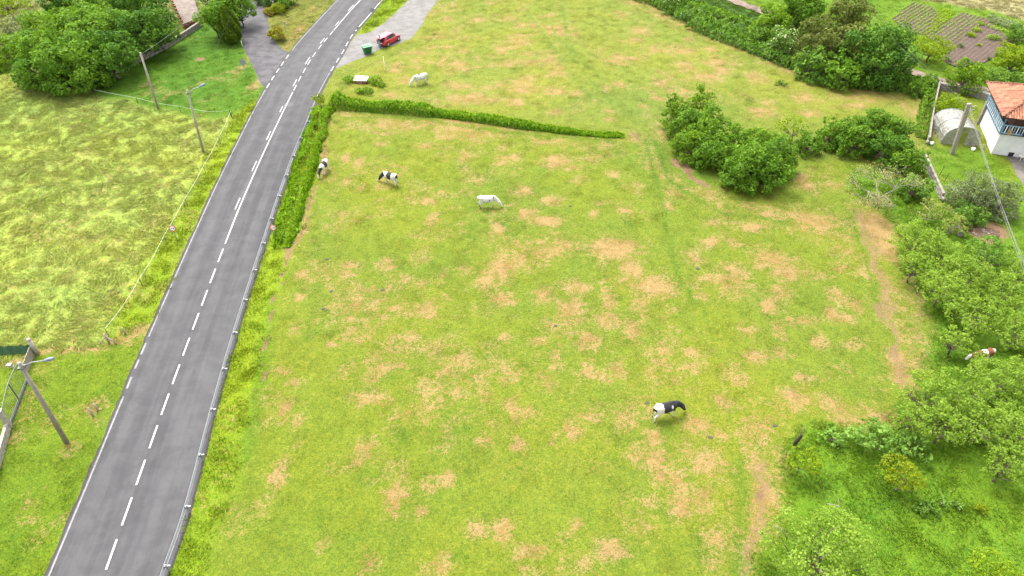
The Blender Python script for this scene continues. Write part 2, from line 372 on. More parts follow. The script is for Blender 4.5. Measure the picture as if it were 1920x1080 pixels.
# brighter, yellower strip of verge right beside the asphalt; grass gets paler in the far pasture
def blur(a, n):
    for _ in range(n):
        a = (np.roll(a, 1, 0) + np.roll(a, -1, 0) + 2 * a) / 4; a = (np.roll(a, 1, 1) + np.roll(a, -1, 1) + 2 * a) / 4
    return a
dr = (fbm(X, Y, 24, 501) - .5)[..., None]; zc = zc * (1 + dr * np.array([.42, .2, .1]))
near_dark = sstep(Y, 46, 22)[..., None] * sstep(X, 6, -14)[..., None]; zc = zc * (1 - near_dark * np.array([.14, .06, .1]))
lush = np.zeros(X.shape)
for pts, wd in (([(985, 15), (1050, 110), (1110, 190)], .22), ([(1050, 5), (1075, 100), (1135, 155)], .22), ([(1010, 15), (1085, 125), (1150, 200)], .2), ([(1205, 262), (1232, 340), (1250, 430), (1272, 530), (1330, 600)], .25), ([(1225, 262), (1262, 345), (1350, 400), (1480, 420)], .25),
                ([(1392, 860), (1388, 960), (1378, 1090)], .45), ([(505, 560), (498, 660), (480, 760), (462, 860)], .6), ([(640, 205), (800, 226), (960, 252), (1150, 266)], .45), ([(1595, 405), (1625, 480), (1640, 560)], .3), ([(800, 60), (830, 100), (790, 170)], .2)):
    d = dist_line(wx * .35 + X * .65, wy * .35 + Y * .65, PP(pts)); lush = np.maximum(lush, np.exp(-(d / wd) ** 2))
rl_ = random.Random(5)
for k in range(170):
    u, v = rl_.uniform(520, 1680), rl_.uniform(20, 1075); c = P(u, v); r_ = rl_.uniform(.22, .75); ix = slice(*np.searchsorted(ax, (c.x - 2, c.x + 2))); iy = slice(*np.searchsorted(ay, (c.y - 2, c.y + 2)))
    lush[ix, iy] = np.maximum(lush[ix, iy], rl_.uniform(.35, 1) * np.exp(-(np.hypot(wx[ix, iy] - c.x, (wy[ix, iy] - c.y) * rl_.uniform(.6, 1.5)) / r_) ** 2))
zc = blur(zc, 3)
zc = zc * (1 - lush[..., None] * np.array([.30, .13, .2]))
# dry patches: (u, v, half width, half height, strength)
dry_px = """672,209,18,4;657,232,22,9,.6;742,237,50,13;830,230,60,6;880,250,60,13;712,271,12,5;797,276,12,6;650,300,8,8;674,307,10,8;871,295,12,9;942,302,12,9;652,341,9,6;622,312,7,8;625,335,6,8;900,340,25,9,.8;867,320,10,6;802,377,18,8;720,400,12,9,.7;814,415,12,9;930,436,14,13;935,279,14,5;677,352,6,5;714,352,8,4;615,232,8,6,.7
655,497,16,5,1.3;645,514,14,8;565,515,9,8;730,497,16,8;762,525,10,6;792,534,18,10,.8;829,520,8,7;870,505,12,8;907,522,9,17;942,505,22,17,1.2;930,522,14,12;942,562,16,10,1.2;560,557,8,7;719,549,10,6;665,580,16,15;655,600,8,6;739,577,12,9;802,580,20,13;810,595,10,8;555,616,8,8;585,615,5,14,.7;712,597,12,6;770,629,14,8;737,636,11,10;742,657,12,10;674,640,8,8;622,650,8,5;750,688,12,11;712,692,18,14;862,675,11,14;830,696,14,8;535,695,14,10;700,712,12,8;945,635,9,5
1010,470,30,18;1055,465,30,12;975,492,18,18;1150,465,34,16,1.4;1180,500,16,14,1.3;1182,527,18,14;1225,537,35,16,1.2;1252,552,12,10;1020,555,15,13,1.2;1085,542,22,12;1067,585,20,18,1.3;1140,565,10,20,1.1;1137,602,20,13,1.2;1202,577,14,16;1185,620,12,15,1.1;1105,642,18,11,1.3;1010,642,12,8,1.1;1042,672,9,18;1105,697,10,15;1157,695,11,13,1.1;1215,700,10,8;1245,655,18,10;1297,690,30,8,.9;1305,485,22,12,.9;1312,555,11,10;1372,530,26,17,1.1;1330,527,18,8;1370,507,14,10;1335,457,16,8;1370,455,10,8;1427,495,18,10;1402,627,15,12;1415,672,18,10,1.1;1017,707,14,10;1297,665,12,8;1137,524,6,6;1130,710,10,10
967,192,20,7;1042,212,12,5;1205,202,10,4;1145,210,10,4;1235,186,12,4,1.1;1142,225,9,4;1022,267,14,4,1.1;1042,305,20,10,1.2;1077,316,18,5;1105,297,20,7,.8;1160,287,18,5,.7;1152,331,10,6;1225,312,12,9;1237,332,9,6;1262,360,14,9;1330,360,14,8;1252,387,10,6;1172,397,12,11;1132,382,16,5,.7;1112,402,8,6;1035,377,18,8;990,402,16,8,1.2;1027,415,22,8,1.4;982,360,16,9;1085,340,12,6,.7;1335,420,12,5;1417,425,22,8;1242,252,14,18,.8;965,295,12,5
690,747,26,12,1.1;757,780,20,9;780,773,10,10;533,770,11,15,1.3;558,792,10,10;557,838,5,6;522,890,11,20,1.1;687,847,20,17;667,867,14,10;737,940,17,23,1.2;743,913,10,10;687,902,12,6;810,913,18,12;840,898,9,10,1.2;790,960,12,8,1.2;607,1023,6,10,1.2;693,1057,11,17,1.1;913,743,14,12;840,837,12,14,.7;910,827,12,10;933,800,8,9;955,763,12,12,1.2;947,997,12,17,1.3;897,993,18,13;820,1067,20,14;833,1047,10,12;550,723,14,6;820,730,8,4
1030,727,10,9,1.1;967,770,10,20,1.1;993,773,16,9;1073,808,15,11,1.3;1107,780,20,9;970,837,11,11,1.1;1033,832,8,5;1177,783,18,16;1227,823,18,16,1.1;1227,863,22,17,1.3;1237,890,12,13,1.2;1193,850,16,10;1307,797,18,14,1.2;1353,753,18,10;1270,907,14,17,1.3;1273,950,20,16,1.3;1327,873,26,17,1.1;1353,820,14,10;1357,877,12,18;1313,937,20,22;1163,953,9,10,.7;1203,990,20,20,.8;1143,1033,20,13,1.4;1087,987,10,10;1000,1037,22,11,1.4;983,1063,8,11,1.2;1343,1013,18,16;1420,803,20,38,.8;1410,870,18,48,.9;1427,933,22,26,1.3;1410,967,22,20;1400,1007,18,22;1337,1063,12,18;1093,1057,9,10
1510,345,14,12,1.2;1565,350,20,6;1520,417,40,17,1.2;1440,407,28,8;1415,425,16,6,1.2;1370,455,12,8;1450,490,28,14,1.2;1480,512,24,14,1.2;1430,478,16,10;1460,550,16,12,1.1;1440,575,16,10,1.2;1645,425,24,24,1.4;1660,462,16,20,1.3;1580,470,18,8;1575,505,10,8;1540,520,16,8,.9;1570,555,14,12,1.1;1560,595,10,14,1.2;1585,600,14,8;1607,577,12,11,1.1;1505,605,24,8;1462,620,10,13;1535,642,13,9,1.1;1400,625,10,8;1415,670,18,10,1.1;1460,665,14,8;1605,650,16,8,.8;1500,710,18,8,1.1;1490,745,24,13,1.2;1390,715,16,8;1630,515,20,16,.9;1660,540,20,20,.8;1700,535,16,16,.7;1690,710,14,24,1.4;1685,670,14,16;1575,770,14,9,1.2;1590,792,20,6,1.2;1640,782,18,6,1.1;1715,660,14,10,.9;1352,755,14,9
894,37,16,5;950,34,16,5;840,37,10,4;922,6,8,3;849,11,5,6;981,18,6,4;1023,31,15,4;973,48,10,5;1001,48,10,7;1046,56,20,9,1.2;1077,67,12,5;810,70,20,5;821,90,16,5;779,101,22,6;781,115,8,4;824,115,14,9;869,96,10,6;938,93,11,5,1.2;970,79,18,11;990,103,12,4;894,112,8,4;922,107,6,3;863,124,22,9;953,121,14,6;995,118,24,6;1029,112,16,11;1046,135,18,10;981,152,20,8;984,169,28,8;1040,171,20,7;939,160,14,6;914,166,11,4;863,163,22,6;891,188,32,8,1.3;967,194,24,6;745,127,10,5,1.2;742,136,8,4;760,152,9,5,1.2;734,180,14,5;815,177,6,3;784,129,8,3;1161,27,12,4;1192,6,16,4;1200,59,18,7;1192,76,10,5;1161,112,18,8;1192,112,12,5;1229,96,14,6;1133,169,10,6,.7;1161,160,12,5;1082,177,14,6
1278,96,22,8;1292,75,10,4;1334,94,12,5;1347,117,24,7,1.1;1288,127,16,7;1355,135,14,7,1.2;1324,144,22,8,1.1;1415,144,16,9;1240,158,12,6;1284,172,9,4,1.1;1232,185,11,4,1.1;1438,121,14,5;1482,133,12,6;1505,183,18,7,1.1;1428,210,16,7,1.1;1513,215,14,4;1572,175,14,8,.8;1506,185,16,8;1424,213,14,6;1602,200,30,4;1623,185,50,6,.9;1716,217,12,24,.9;1529,214,12,6;1442,197,10,6;1195,57,10,5;1230,94,10,6
585,20,6,8,.7;560,60,7,14,.8;540,85,7,6,.8;100,660,30,4,1.2;160,657,35,4,1.2;225,640,18,6,1.2;262,620,14,7,1.1;170,770,16,12,1;130,840,14,10,.8;45,760,14,30,.6;20,830,15,20,.6;90,690,12,9,.8;500,1055,6,6,.5;265,205,12,3,.6;330,175,22,3,.7;400,150,25,3,.7;455,125,6,20,.8;478,160,8,10,1""".replace('\n', ';')
dry = np.zeros(X.shape)
for s in dry_px.split(';'):
    q = [float(t) for t in s.split(',')]; st_ = q[4] if len(q) > 4 else 1.
    c = P(q[0], q[1]); rx = 1.22 * q[2] * mpp(q[0], q[1]); ry = 1.22 * (P(q[0], q[1] - q[3]) - c).length
    ix = slice(*np.searchsorted(ax, (c.x - rx * 2.6, c.x + rx * 2.6))); iy = slice(*np.searchsorted(ay, (c.y - ry * 2.6, c.y + ry * 2.6)))
    dd = ((X[ix, iy] + (fbm(X[ix, iy], Y[ix, iy], 1.6, 5) - .5) * rx * .9 - c.x) / rx) ** 2 + ((Y[ix, iy] + (fbm(X[ix, iy], Y[ix, iy], 1.6, 6) - .5) * ry * .9 - c.y) / ry) ** 2
    dry[ix, iy] = np.maximum(dry[ix, iy], st_ * .88 * np.exp(-dd * .62))
past = np.isin(np.array(names)[idx], ['pasture', 'far_pasture'])
bgd = np.clip((fbm(X, Y, 4.2, 301) - .5) * 2.1 + (fbm(X, Y, 1.5, 305) - .5) * .9 - .04, 0, .38) + np.clip((fbm(X * .6, Y, 19, 309) - .5) * .9, -.08, .16)
dry = np.where(past, np.maximum(dry, bgd), np.maximum(dry, np.clip(bgd - .16, 0, .3)))
mead = np.array(names)[idx] == 'meadow'
md_ = np.clip((fbm(X * .45 + Y * .3, Y * 1.1 - X * .35, 2.6, 401) - .47) * 2.2 + (fbm(X, Y, 14, 405) - .5) * 1.2, 0, .5)
dry = np.where(mead, np.maximum(dry, md_ * .55), dry)
def stroke(arr, pts, wd, val, seed=0):
    ln = PP(pts); d = dist_line(wx, wy, ln) + (fbm(X, Y, 3, 40 + seed) - .5) * wd * .8
    np.maximum(arr, val * np.exp(-(d / wd) ** 2), out=arr)
stroke(dry, [(1200, 5), (1300, 62), (1420, 105), (1560, 158), (1640, 180), (1715, 195)], 1.6, .6, 1)
stroke(dry, [(618, 222), (606, 280), (600, 322), (588, 370), (577, 412), (560, 448), (540, 482)], .38, .85, 2)
stroke(dry, [(1430, 790), (1500, 765), (1600, 778), (1660, 785)], 1.3, .62, 3)
stroke(dry, [(1600, 395), (1640, 480), (1668, 570), (1700, 640), (1700, 720)], 2.1, .52, 4)
stroke(dry, [(1190, 255), (1235, 320), (1300, 365), (1380, 385), (1470, 395)], 1.6, .5, 5)
stroke(dry, [(650, 212), (780, 222), (950, 252), (1100, 272), (1200, 262)], 1.7, .55, 6)
stroke(dry, [(298, 192), (350, 166), (400, 150), (460, 120)], .28, .62, 13)
stroke(dry, [(285, 610), (220, 645), (130, 662), (60, 672), (-60, 690)], .5, .75, 7)
stroke(dry, [(1410, 790), (1405, 900), (1400, 1000), (1370, 1090)], 1.5, .56, 8)
stroke(dry, [(1455, 840), (1458, 960), (1430, 1030)], .6, .5, 8)
dry = dry * (1 - .7 * lush)
soilA = np.zeros(X.shape)
stroke(soilA, [(540, 482), (520, 520), (508, 570), (502, 620), (498, 665), (490, 700), (483, 725)], .2, .95, 9)
stroke(soilA, [(606, 280), (600, 322), (588, 370), (577, 412), (560, 448), (540, 482)], .26, .8, 9)
stroke(soilA, [(1612, 400), (1640, 480), (1660, 560), (1676, 640), (1690, 725)], .85, .62, 14)
stroke(soilA, [(1715, 520), (1712, 600), (1716, 665)], .7, .52, 15)
stroke(soilA, [(1428, 880), (1430, 940), (1412, 1000), (1385, 1090)], .75, .6, 16)
stroke(soilA, [(1560, 775), (1640, 782)], .5, .4, 17)
stroke(soilA, [(1190, 250), (1196, 262)], .55, .9, 10)
stroke(soilA, [(1268, 300), (1300, 332), (1335, 352)], .45, .95, 11)
stroke(soilA, [(1650, 560), (1663, 610), (1680, 660)], .22, .75, 12)
stroke(soilA, [(1690, 690), (1692, 725)], .35, .55, 12)
for (u, v, r) in [(372, 112, .75), (275, 155, .55), (1730, 305, .1), (1838, 437, 1.6), (1868, 430, 1.3), (1490, 745, .4), (1427, 935, .5), (460, 115, .3)]:
    c = P(u, v); np.maximum(soilA, 1.1 * np.exp(-(np.hypot((wx - c.x), (wy - c.y) * .8) / r) ** 2), out=soilA)
pave = inside(X, Y, road_poly) | inside(X, Y, drive_poly) | inside(X, Y, layby_poly) | inside(X, Y, yard_poly) | inside(X, Y, bed1) | inside(X, Y, bed2)
nearpave = blur(pave.astype(float), 6)
relief = (fbm(X, Y, 7, 21) * .16 + fbm(X, Y, 1.3, 22) * .07) * (1 - sstep(nearpave, .0, .12)) * sstep(np.maximum(np.abs(X) - 90, np.abs(Y - 67) - 58), 4, 0)
relief *= np.where(nearpave > 0, 0, 1)
Z = relief - soilA.clip(0, 1) * .06 * (relief > .02)
nx, ny = len(ax), len(ay)
V = np.stack([X.ravel(), Y.ravel(), Z.ravel()], 1)
ii, jj = np.meshgrid(np.arange(nx - 1), np.arange(ny - 1), indexing='ij'); b = (ii * ny + jj).ravel()
F = np.stack([b, b + ny, b + ny + 1, b + 1], 1)
hz = lambda: None
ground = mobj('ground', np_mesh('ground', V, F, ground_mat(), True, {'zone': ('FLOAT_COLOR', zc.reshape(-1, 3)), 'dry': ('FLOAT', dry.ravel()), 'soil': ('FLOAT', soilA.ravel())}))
tag(ground, kind='structure')
def gidx(x, y): return np.clip(np.searchsorted(ax, x), 0, nx - 1), np.clip(np.searchsorted(ay, y), 0, ny - 1)
def gz(x, y):
    i, j = gidx(np.array([x]), np.array([y])); return float(Z[i[0], j[0]])

# ------------------------------------------------------------------ grass blades (stuff)
BM = blade_mat()
def patch(name, n, rad, h, wd, lean, seed, segs=1, bri=(.66, .74)):
    r = np.random.default_rng(seed)
    a = r.random(n) * 6.283; q = np.sqrt(r.random(n)) * rad; cx, cy = q * np.cos(a), q * np.sin(a)
    hh = h * (.45 + .75 * r.random(n)); ya = r.random(n) * 6.283; dx, dy = np.cos(ya) * wd / 2, np.sin(ya) * wd / 2
    lx = lean * hh * (.4 + r.random(n)) + (r.random(n) - .5) * hh * .8; ly = (r.random(n) - .5) * hh * .9
    br = bri[0] + bri[1] * r.random(n) ** 1.2
    if segs == 1:
        V = np.stack([np.stack([cx - dx, cy - dy, -.03 + 0 * hh], 1), np.stack([cx + dx, cy + dy, -.03 + 0 * hh], 1), np.stack([cx + lx, cy + ly, hh], 1)], 1)
        F = np.arange(3 * n).reshape(n, 3); B = np.repeat(br, 3)
        return bpy.data.objects.new(name, np_mesh(name, V.reshape(-1, 3), F, BM, False, {'bright': ('FLOAT', B)}))
    k = .55
    V = np.stack([np.stack([cx - dx, cy - dy, -.03 + 0 * hh], 1), np.stack([cx + dx, cy + dy, -.03 + 0 * hh], 1),
                  np.stack([cx + dx * .8 + lx * .35, cy + dy * .8 + ly * .4, hh * k], 1), np.stack([cx - dx * .8 + lx * .35, cy - dy * .8 + ly * .4, hh * k], 1),
                  np.stack([cx + lx, cy + ly, hh * (1 - .3 * min(lean, 1))], 1)], 1)
    b = np.arange(n)[:, None] * 5
    F = np.concatenate([b + [0, 1, 2], b + [0, 2, 3], b + [3, 2, 4]], 0)
    return bpy.data.objects.new(name, np_mesh(name, V.reshape(-1, 3), F, BM, False, {'bright': ('FLOAT', np.repeat(br, 5))}))
def scatter(name, label, protos, pts, yaw, scl):
    i, j = gidx(pts[:, 0], pts[:, 1])
    V = np.column_stack([pts, Z[i, j]])
    me = bpy.data.meshes.new(name); me.vertices.add(len(V)); me.vertices.foreach_set('co', V.astype(np.float32).ravel())
    for an, dat in (('dry', dry[i, j]), ('yaw', yaw), ('scl', scl)):
        me.attributes.new(an, 'FLOAT', 'POINT').data.foreach_set('value', dat.astype(np.float32))
    d4 = np.ones((len(V), 4), np.float32); d4[:, :3] = zc[i, j]
    me.attributes.new('zone', 'FLOAT_COLOR', 'POINT').data.foreach_set('color', d4.ravel())
    me.materials.append(BM); me.update()
    o = mobj(name, me); tag(o, kind='stuff', label=label, cat='grass')
    g = bpy.data.node_groups.new(name, 'GeometryNodeTree')
    g.interface.new_socket('Geometry', in_out='INPUT', socket_type='NodeSocketGeometry'); g.interface.new_socket('Geometry', in_out='OUTPUT', socket_type='NodeSocketGeometry')
    gi, go = g.nodes.new('NodeGroupInput'), g.nodes.new('NodeGroupOutput'); jn = g.nodes.new('GeometryNodeJoinGeometry')
    for p in protos:
        oi = g.nodes.new('GeometryNodeObjectInfo'); oi.inputs['Object'].default_value = p; oi.inputs['As Instance'].default_value = True
        g.links.new(oi.outputs['Geometry'], jn.inputs[0])
    ip = g.nodes.new('GeometryNodeInstanceOnPoints'); ip.inputs['Pick Instance'].default_value = True
    g.links.new(gi.outputs[0], ip.inputs['Points']); g.links.new(jn.outputs[0], ip.inputs['Instance'])
    def na(n_):
        a = g.nodes.new('GeometryNodeInputNamedAttribute'); a.data_type = 'FLOAT'; a.inputs['Name'].default_value = n_; return a.outputs[0]
    cx = g.nodes.new('ShaderNodeCombineXYZ'); g.links.new(na('yaw'), cx.inputs[2]); g.links.new(cx.outputs[0], ip.inputs['Rotation'])
    cs = g.nodes.new('ShaderNodeCombineXYZ'); s_ = na('scl')
    for q in range(3): g.links.new(s_, cs.inputs[q])
    g.links.new(cs.outputs[0], ip.inputs['Scale']); g.links.new(ip.outputs[0], go.inputs[0])
    o.modifiers.new('scatter', 'NODES').node_group = g
    return o
def visible(p, m=5.):
    zd = p[:, 1] * CP + CAM_H * SP
    u = np.abs(p[:, 0]) / zd * FPX; v = (CAM_H * CP - p[:, 1] * SP) / zd * FPX
    mp = m / zd * FPX
    return (u < 960 + mp) & (np.abs(v) < 540 + mp)
def zone_points(dens, cls, seed, thin=None):
    r = np.random.default_rng(seed); n = int(dens * (x1 - x0) * (y1 - y0))
    p = np.column_stack([r.uniform(x0, x1, n), r.uniform(y0, y1, n)]); p = p[visible(p)]
    i, j = gidx(p[:, 0], p[:, 1]); i2 = np.maximum(i - 1, 0); j2 = np.maximum(j - 1, 0)
    ok = np.isin(hc[i, j], cls) & ~(pave[i, j] | pave[i2, j] | pave[i, j2] | pave[i2, j2]) & (soilA[i, j] < .45)
    p = p[ok]
    ed = np.ones(len(p), bool)
    for a, side in ((Ledge, -1), (Redge, 1)):
        pass
    inn = inside(p[:, 0], p[:, 1], road_poly) | inside(p[:, 0], p[:, 1], drive_poly) | inside(p[:, 0], p[:, 1], layby_poly) | inside(p[:, 0], p[:, 1], yard_poly)
    p = p[~inn]
    if thin is not None:
        i, j = gidx(p[:, 0], p[:, 1]); p = p[r.random(len(p)) > thin(dry[i, j])]
    return p
short = [patch('short_grass_patch', 70, .5, .065, .022, .5, s) for s in (1, 2, 3)]
lawnp = [patch('lawn_grass_patch', 80, .5, .09, .022, .3, s) for s in (4, 5)]
verg = [patch('verge_grass_patch', 40, .42, .15, .030, 1.1, s, 2, (.6, .95)) for s in (6, 7, 8)]
tall = [patch('tall_grass_patch', 30, .5, .21, .036, 3.2, s, 2, (.58, 1.12)) for s in (9, 10, 11)]
def ysc(p, lo, hi, seed, flow=False):
    r = np.random.default_rng(seed)
    yaw = r.random(len(p)) * 6.283
    if flow: yaw = fbm(p[:, 0], p[:, 1], 6, 70) * 7 + fbm(p[:, 0], p[:, 1], 1.6, 71) * 4 + (r.random(len(p)) - .5) * 1.4
    big = .75 + .5 * fbm(p[:, 0], p[:, 1], 3.2, 72)
    return yaw, (lo + (hi - lo) * r.random(len(p))) * big
p = zone_points(2.6, [0], 31, lambda d: np.clip(d - .2, 0, .6)); yw, sc = ysc(p, .7, 1.3, 1)
scatter('pasture_grass', 'short grazed yellow-green grass with dry tan clippings all over the cow pasture', short, p, yw, sc)
p = zone_points(2.6, [1], 32); yw, sc = ysc(p, .7, 1.2, 2)
scatter('lawn_grass', 'bright green mown grass on the roadside lawns and the garden', lawnp, p, yw, sc)
p = zone_points(3.4, [2], 33); yw, sc = ysc(p, .7, 1.5, 3)
scatter('verge_grass', 'lush knee-high green grass along the road verges and under the orchard', verg, p, yw, sc)
p = zone_points(3., [3], 34); yw, sc = ysc(p, .8, 1.35, 4, True)
scatter('meadow_grass', 'tall pale uncut meadow grass lying in waves left of the road', tall, p, yw, sc)

# ------------------------------------------------------------------ paved surfaces
def asphalt(name, c1, c2, streak=0.):
    m = bpy.data.materials.new(name); nt, ns, L = nodes(m); b = ns['Principled BSDF']
    pos = ns.new('ShaderNodeNewGeometry').outputs['Position']
    f = noise(nt, pos, .7, 5, .6, .3); g = noise(nt, pos, 22, 3, .8)
    c = mixc(nt, rng(nt, f, .35, .65), c1, c2)
    c = mixc(nt, rng(nt, g, .3, .7, 0, .5), c, mixc(nt, 1., c, (.68, .68, .68), 'MULTIPLY'))
    if streak:
        a = N(nt, 'ShaderNodeAttribute', attribute_name='lane')
        sp = ns.new('ShaderNodeSeparateXYZ'); L.new(a.outputs['Color'], sp.inputs[0])
        cb = ns.new('ShaderNodeCombineXYZ'); L.new(mth(nt, 'MULTIPLY', sp.outputs[0], 8.), cb.inputs[0]); L.new(mth(nt, 'MULTIPLY', sp.outputs[1], 1.3), cb.inputs[1])
        s = noise(nt, cb.outputs[0], 1., 4, .55)
        c = mixc(nt, rng(nt, s, .36, .62), mixc(nt, 1., c, (.84, .84, .845), 'MULTIPLY'), mixc(nt, 1., c, (1.13, 1.13, 1.12), 'MULTIPLY'))
        # worn wheel tracks and dark oil band between
        u = sp.outputs[0]
        tr = mth(nt, 'COSINE', mth(nt, 'MULTIPLY', u, 25.13))
        c = mixc(nt, rng(nt, tr, -.6, 1., 0, .28), c, mixc(nt, 1., c, (1.22, 1.22, 1.2), 'MULTIPLY'))
        ed = mth(nt, 'ABSOLUTE', mth(nt, 'SUBTRACT', u, .5))
        c = mixc(nt, rng(nt, mth(nt, 'ADD', ed, mth(nt, 'MULTIPLY', mth(nt, 'SUBTRACT', f, .5), .04)), .468, .488, 0, .8), c, (.035, .03, .028))
    L.new(c, b.inputs['Base Color']); b.inputs['Roughness'].default_value = .85; b.inputs['Specular IOR Level'].default_value = .25
    bn = ns.new('ShaderNodeBump'); bn.inputs['Strength'].default_value = .3; bn.inputs['Distance'].default_value = .01; L.new(g, bn.inputs['Height']); L.new(bn.outputs[0], b.inputs['Normal'])
    return m
road_m = asphalt('road_asphalt', (.050, .0485, .050), (.063, .0615, .063), 1.)
drive_m = asphalt('driveway_asphalt', (.05, .047, .05), (.085, .08, .083))
layby_m = asphalt('layby_concrete', (.115, .107, .099), (.155, .146, .137))
yard_m = asphalt('yard_paving', (.085, .075, .068), (.14, .125, .11))
# the road sheet: rows across, with a small shoulder outside the edge line; wobbling broken edges
def pair(n=420):
    rows = []
    for k in range(n + 1):
        t = k / n
        s = t * Cd[-1]; c = at_d(Cline, Cd, s)
        rows.append((c, s))
    return rows
def nearest_on(line, p):
    best = None
    for a, b in zip(line[:-1], line[1:]):
        v = b - a; q = max(v.length_squared, 1e-9); t = max(0, min(1, (p - a).dot(v) / q)); x = a + v * t; d = (x - p).length
        if best is None or d < best[0]: best = (d, x)
    return best[1]
rv, ra = [], []
NR, NC = 420, 16
for k, (c, s) in enumerate(pair(NR)):
    l = nearest_on(Ledge, c); r = nearest_on(Redge, c)
    w_ = (r - l).normalized()
    l = l - w_ * (.30 + .05 * math.sin(s * 1.1) * math.sin(s * .37) + rnd.uniform(-.05, .05)); r = r + w_ * (.30 + rnd.uniform(-.05, .05))
    for q in range(NC + 1):
        u = q / NC; pt = l.lerp(r, u); rv.append((pt.x, pt.y, .006 + .035 * (1 - (2 * u - 1) ** 2))); ra.append((u, s / 40, 0))
rb = (np.arange(NR)[:, None] * (NC + 1) + np.arange(NC)[None, :]).ravel()
road = mobj('road', np_mesh('road', rv, np.stack([rb, rb + 1, rb + NC + 2, rb + NC + 1], 1), road_m, True, {'lane': ('FLOAT_COLOR', ra)})); tag(road, kind='structure')
def sheet(name, poly, z, mat, jit=.06, step=.5):
    pts = []
    n = len(poly)
    for i in range(n):
        a, b = poly[i], poly[(i + 1) % n]; m = max(1, int((b - a).length / step))
        for k in range(m):
            q = a.lerp(b, k / m); pts.append((q.x + rnd.uniform(-jit, jit), q.y + rnd.uniform(-jit, jit), z))
    from mathutils.geometry import tessellate_polygon
    f = tessellate_polygon([[Vector(q) for q in pts]])
    me = bpy.data.meshes.new(name); me.from_pydata(pts, [], [tuple(t) for t in f]); me.materials.append(mat); me.update()
    if me.polygons[0].normal.z < 0: me.flip_normals()
    return mobj(name, me)
tag(sheet('driveway', drive_poly, .004, drive_m, .12), kind='structure')
tag(sheet('layby', layby_poly, .0045, layby_m, .12), kind='structure')
tag(sheet('yard', yard_poly, .005, yard_m, .1), kind='structure')
# dirt track
def ribbon(line, wd, z, jit=0.):
    v, f = [], []
    for i, p_ in enumerate(line):
        d = (line[min(i + 1, len(line) - 1)] - line[max(i - 1, 0)]).normalized(); x = Vector((d.y, -d.x, 0))
        w1 = wd / 2 + rnd.uniform(-jit, jit); w2 = wd / 2 + rnd.uniform(-jit, jit)
        for s_ in (-w1, 0, w2): v.append(tuple(p_ + x * s_ + Vector((0, 0, z + (.01 if s_ == 0 else 0)))))
        if i: b_ = (i - 1) * 3; f += [(b_, b_ + 1, b_ + 4, b_ + 3), (b_ + 1, b_ + 2, b_ + 5, b_ + 4)]
    return v, f
v_, f_ = ribbon(track_line, 1.9, .2, .2)
track_m = plain('dirt_track', (.15, .11, .085), .95, scale=1.2, var=.35, bump=.6)
tag(mobj('dirt_track', np_mesh('dirt_track', v_, f_, track_m, True)), kind='structure')
# markings: each dash a part of the road
def strip(line, dd, s0, s1, off, wd, mat, name):
    n = max(1, int((s1 - s0) / 1.2)); v, f = [], []
    for k in range(n + 1):
        s = s0 + (s1 - s0) * k / n; p_ = at_d(line, dd, s); d = (at_d(line, dd, s + .3) - at_d(line, dd, s - .3)).normalized(); x = Vector((d.y, -d.x, 0))
        z = .056 if line is Cline else .022
        for o_ in (-wd / 2, wd / 2): q = p_ + x * (off + o_); v.append((q.x, q.y, z))
        if k: b_ = (k - 1) * 2; f.append((b_, b_ + 1, b_ + 3, b_ + 2))
    me = bpy.data.meshes.new(name); me.from_pydata(v, [], f); me.materials.append(mat); me.update()
    if me.polygons[0].normal.z < 0: me.flip_normals()
    return mobj(name, me, road)
def cs(u, v): return near_d(Cline, Cd, P(u, v))
def ls(u, v): return near_d(Ledge, Ld, P(u, v))
def rs(u, v): return near_d(Redge, Rd, P(u, v))
base = cs(198, 1072); per = (cs(418.2, 468.9) - cs(220.7, 1009.8)) / 10.
k0 = cs(220.7, 1009.8)
for k in range(-3, 11):
    e = k0 + k * per + .05; strip(Cline, Cd, e - per * .68, e, 0, .13, M['marking'], 'centre_dash')
s_a, s_b, s_c, s_d = cs(423.3, 455.6), cs(549.2, 173.2), cs(626, 57.3), Cd[-1]
strip(Cline, Cd, s_a - .2, s_b, 0, .13, M['marking'], 'centre_line')
dashes = [((459, 372), (450, 391)), ((488, 304), (477, 322)), ((512, 247), (503, 263)), ((534, 198), (527, 211)), ((558, 150), (551, 162))]
for a, b_ in dashes:
    strip(Cline, Cd, cs(*b_), cs(*a), -.36, .11, M['marking'], 'centre_dash')
s = s_b + .5
while s < s_c - .5:
    strip(Cline, Cd, s, s + 1.6, 0, .12, M['marking'], 'centre_dash'); s += 2.7
for a, b_ in (((585, 108), (577, 120)), ((609, 73), (603, 82)), ((637, 40), (629, 49)), ((663, 11), (655, 20))):
    strip(Cline, Cd, cs(*b_), cs(*a), -.36, .11, M['marking'], 'centre_dash')
strip(Cline, Cd, s_c, s_d, 0, .13, M['marking'], 'centre_line')
strip(Ledge, Ld, 30, ls(230.6, 745), 0, .12, M['edgemark'], 'edge_line')
for a, b_ in (((248, 706), (239, 730)), ((262.5, 673), (254, 694)), ((277, 640), (267.5, 660))):
    strip(Ledge, Ld, ls(*b_), ls(*a), 0, .15, M['edgemark'], 'edge_dash')
strip(Ledge, Ld, ls(281.5, 631), ls(498, 168), 0, .11, M['edgemark'], 'edge_line')
s = ls(499, 166)
while s < ls(545.3, 97.7): strip(Ledge, Ld, s, s + 1.35, 0, .15, M['marking'], 'edge_dash'); s += 2.35
strip(Ledge, Ld, ls(547, 95), Ld[-1], 0, .11, M['edgemark'], 'edge_line')
strip(Redge, Rd, 30, rs(620, 137), -.12, .10, M['edgemark'], 'edge_line')
s = rs(622, 134)
while s < rs(666, 58): strip(Redge, Rd, s, s + 1.6, -.1, .14, M['marking'], 'edge_dash'); s += 2.9
